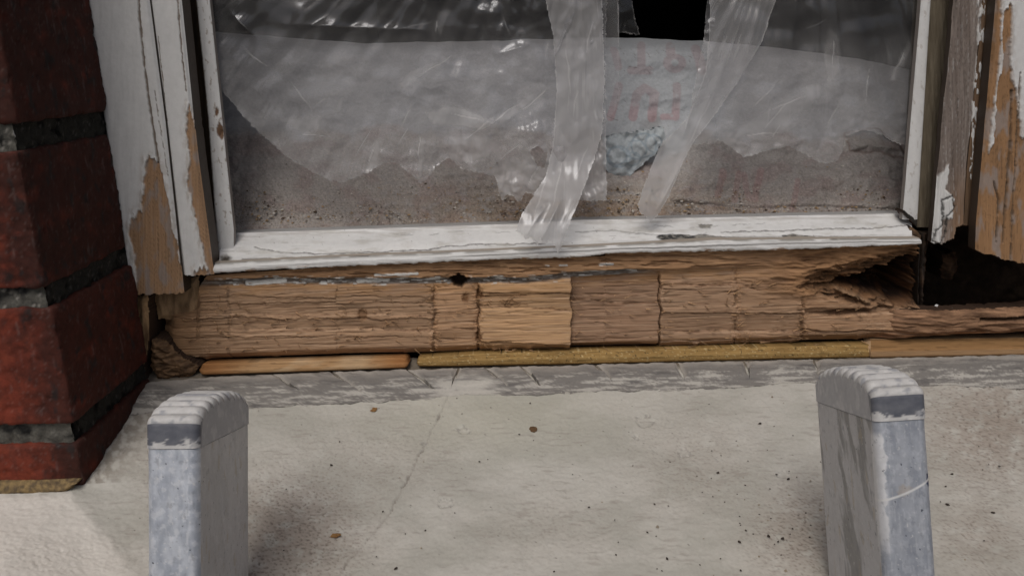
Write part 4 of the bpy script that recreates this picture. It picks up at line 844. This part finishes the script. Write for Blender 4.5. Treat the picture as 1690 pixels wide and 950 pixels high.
    nrm = np.stack([-np.gradient(ca), np.gradient(cd)], -1); nrm /= np.maximum(np.linalg.norm(nrm, axis=1, keepdims=True), 1e-9)
    V, Q, Cc = [], [], []
    W = np.sin(np.linspace(-1, 1, nw)*math.pi/2)**1
    hw = SW/2+.0002
    rc = .0030; wq = np.clip(np.abs(W)*hw-(hw-rc), 0, rc*.999); inset = rc-np.sqrt(rc*rc-wq*wq)
    U_, W_ = np.meshgrid(np.arange(len(cd)), np.arange(nw), indexing='ij')
    ofs = rib[U_]*(1-.35*np.clip((np.abs(W[W_])-.6)/.4, 0, 1)) - inset[W_]
    dd_ = cd[U_]+nrm[U_, 0]*ofs; aa_ = ca[U_]+nrm[U_, 1]*ofs
    P = O + (W[W_]*hw)[..., None]*Xv + dd_[..., None]*D + aa_[..., None]*A
    us, ws = arc[U_]*1000, W[W_]*9
    c = mixc((.58, .575, .565), (.46, .455, .45), fbm(us/4, ws/4, 4, s+20))
    grv = (rib[U_] < -.0006) & inside[U_]; c = mixc(c, np.array((.17, .165, .16)), grv*.6*ss(.3, .6, fbm(us/3, ws/5, 3, s+21)+.12))
    c = mixc(c, np.array((.24, .25, .28)), .7*ss(.57, .66, fbm(us/5, ws/5, 4, s+22)))
    band = (arc[U_] < L0+.0012) & (arc[U_] > .0010*(1+.8*fbm(ws/3, us/3, 3, s+23))); c = mixc(c, mixc((.065, .072, .095), (.16, .165, .185), fbm(us/3, ws/4, 4, s+24)), band*ss(.40, .50, fbm(us/3.2, ws/3.6, 5, s+26, .65) + .30*ss(.0022, .0052, arc[U_]) - .10*ss(0, 8, ws*inner)*ss(.0055, .003, arc[U_])))
    idx = np.arange(P.shape[0]*nw).reshape(-1, nw); Q = np.stack([idx[:-1, :-1], idx[1:, :-1], idx[1:, 1:], idx[:-1, 1:]], -1).reshape(-1, 4)
    V = P.reshape(-1, 3); Cc = c.reshape(-1, 3)
    # side cheeks fill the profile down to the seam
    allV, allQ, allC = [V], [Q], [Cc]; n0 = len(V)
    for sgn, k in ((-1, 0), (1, nw-1)):
        e = P[:, k]; rows = 14; f = np.linspace(0, 1, rows)[:, None, None]
        foot = O + (sgn*hw)*Xv + np.clip(cd, rc, SD-rc)[:, None]*D + (.0002)*A
        G = e[None]*(1-f) + foot[None]*f
        ca_, cb_ = np.arange(len(cd)), None
        gu = np.repeat((cd*1000)[None], rows, 0); gz = (np.linspace(1, 0, rows)[:, None]*ca[None])*1000
        gc = mixc((.50, .495, .495), (.40, .40, .41), fbm(gu/6, gz/6, 4, s+30+sgn)); gc = mixc(gc, np.array((.62, .61, .6)), .5*ss(.55, .65, fbm(gu/4, gz/7, 3, s+31)))
        bnd = (gu < 2.5); gc = mixc(gc, np.array((.10, .105, .125)), bnd*.6)
        idx = np.arange(rows*len(cd)).reshape(rows, -1)+n0; q = np.stack([idx[:-1, :-1], idx[:-1, 1:], idx[1:, 1:], idx[1:, :-1]], -1).reshape(-1, 4)
        if sgn < 0: q = q[:, ::-1]
        allV.append(G.reshape(-1, 3)); allQ.append(q); allC.append(gc.reshape(-1, 3)); n0 += rows*len(cd)
    mesh_obj("end_cap"+suffix, np.concatenate(allV), np.concatenate(allQ), M_plast, st, np.concatenate(allC), None, O)
    return O
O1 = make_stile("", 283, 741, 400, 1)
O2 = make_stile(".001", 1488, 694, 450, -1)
for k in range(4):
    Pc = (O1+O2)/2; z = -.115-.25*k
    n = 20; V, Q = [], []
    for i, xx in enumerate((O1[0]+SW/2-.001, O2[0]-SW/2+.001)):
        base = (O1 if i == 0 else O2)
        for j in range(n):
            a = 2*math.pi*j/n
            p = base + (SD*.5+.014*math.cos(a))*D + (z+.014*math.sin(a))*A; p = p.copy(); p[0] = xx + z*math.sin(R(1.3 if i == 0 else -2.0)); V.append(p)
    Q = [(j, (j+1) % n, n+(j+1) % n, n+j) for j in range(n)]
    mesh_obj("rung" if k == 0 else "rung.%03d" % k, V, Q, M_alu, lad, np.full((len(V), 3), (.42, .43, .45)))

# ================================================================== CRUMBS AND SPLINTERS
def crumbs(name, items, m, parent=None, origin=None):
    V, Q, C = [], [], []
    for p, sx, sy, sz, yaw, c in items:
        n = len(V); ca, sa = math.cos(yaw), math.sin(yaw)
        for x, y, z in ((-1, -.5, 0), (.2, -1, 0), (1, .3, 0), (-.3, 1, 0), (-.5, -.2, 1), (.3, -.4, .8), (.6, .2, 1), (-.2, .4, .7)):
            x, y, z = x*sx, y*sy, z*sz
            V.append((p[0]+x*ca-y*sa, p[1]+x*sa+y*ca, p[2]+z)); C.append(c)
        Q += [(n, n+3, n+2, n+1), (n+4, n+5, n+6, n+7)] + [(n+i, n+(i+1) % 4, n+4+(i+1) % 4, n+4+i) for i in range(4)]
    return mesh_obj(name, V, Q, m, parent, np.array(C), None, origin, False)
rs = np.random.RandomState(5)
# three scraps of dry leaf one can pick out
for k, (x, y, lab, r) in enumerate(((880, 710, "small dark brown leaf scrap lying on the open middle of the sill", .0026), (555, 885, "round tan leaf scrap low on the sill right of the left ladder upright", .0021), (618, 678, "cluster-edge tan crumb just below the grey mortar left of the crack", .0019))):
    p = at_sill(x, y, .0004)
    n = 9; V = []
    for j in range(n):
        a = 2*math.pi*j/n; rr = r*(.55+.5*rs.rand()); V.append((p[0]+rr*1.3*math.cos(a), p[1]+rr*.9*math.sin(a), p[2]+SL*rr*.9*math.sin(a)+.0003+.0009*rs.rand()))
    V.append((p[0], p[1], p[2]+.0012)); top_n = len(V)
    V += [(a, b, c_-.0004) for a, b, c_ in V]
    Q = [(j, (j+1) % n, n, n) for j in range(n)]
    T3 = [(j, (j+1) % n, n) for j in range(n)] + [((j+1) % n+top_n, j+top_n, n+top_n) for j in range(n)]
    T3 += [(j, j+top_n, (j+1) % n+top_n) for j in range(n)] + [(j, (j+1) % n+top_n, (j+1) % n) for j in range(n)]
    o = mesh_obj("leaf_scrap" if k == 0 else "leaf_scrap.%03d" % k, V, T3, M_woodh, None, np.full((len(V), 3), (.12, .07, .035) if k == 0 else (.24, .13, .05)), None, p, False)
    tag(o, lab, "leaf scrap", "scraps of dry leaf on the sill")
it = []
for _ in range(130):
    x, y = rs.uniform(420, 1680), rs.uniform(655, 950)
    if rs.rand() < .45: x = rs.normal(1270, 90); y = rs.normal(830, 60)
    if 230 < x < 410 or 1355 < x < 1550 or y < 650: continue
    s = rs.choice([.00035, .0005, .0008], p=[.6, .3, .1]); it.append((at_sill(x, y, .0003), s*1.4, s, s*.8, rs.uniform(0, 6), (.05, .04, .035) if rs.rand() < .7 else (.3, .26, .2)))
o = crumbs("grit", it, M_dark, None, at_sill(900, 800)); tag(o, "scattered dark grit and crumbs on the pale sill", "grit", None, "stuff")
# sawdust along the foot of the sack
it = []
for _ in range(2200):
    x = rs.uniform(392, 1488); y = 372 - (x-400)*.019 - abs(rs.normal(0, 34))
    v_ = (y-60)/320
    p = at(x, y, .578-.072*np.clip((y-float(stop(x)))/(400-.026*(x-318)-float(stop(x))), 0, 1)**1.15 - .002)
    s = rs.choice([.0003, .0005, .0009], p=[.55, .35, .1])
    cidx = rs.rand(); it.append((p, s*1.5, s, s*.8, rs.uniform(0, 6), (.36, .25, .14) if cidx < .45 else ((.09, .06, .04) if cidx < .7 else (.55, .52, .47))))
o = crumbs("sawdust", it, M_dark, None, at(930, 380, .5)); tag(o, "sawdust and wood crumbs heaped behind the bottom rail", "sawdust", None, "stuff")
# torn wood fibres standing off the chiselled face
V, Q, C = [], [], []
for _ in range(420):
    b = rs.choice([378, 556, 716, 790, 943, 1090, 1216, 1326]); r_ = rs.rand()
    if r_ < .34: x, y = b+rs.normal(0, 13), rs.uniform(468, 575)
    elif r_ < .44: x, y = rs.normal(838, 14), rs.normal(497, 7)
    else: x, y = rs.uniform(300, 1430), rs.uniform(455, 580)
    if x > 1330 and y < 505: continue
    L = rs.uniform(.0015, .007); an = rs.normal(0, .5) if rs.rand() < .7 else rs.uniform(-1.5, 1.5)
    p0 = at(x, y, YR-.0008); p1 = p0+np.array([L*math.cos(an), -rs.uniform(.0004, .0025), L*math.sin(an)]); w = rs.uniform(.00010, .00024)
    n = len(V); V += [p0+np.array([0, .001, w]), p0+np.array([0, .001, -w]), p0+np.array([0, -w*1.4, 0]), p1]
    Q += [(n, n+1, n+3), (n+1, n+2, n+3), (n+2, n, n+3)]; cc = np.array((.46, .29, .16))*rs.uniform(.5, 1.15); C += [cc]*4
o = mesh_obj("wood_fibre", V, Q, M_woodh, win, np.array(C), None, None, False); o['kind'] = 'stuff'
flakes("paint_flake", [(1546, 504, .478, .0013), (1566, 508, .476, .0009), (1572, 509, .475, .0011)], 3)['kind'] = 'stuff'
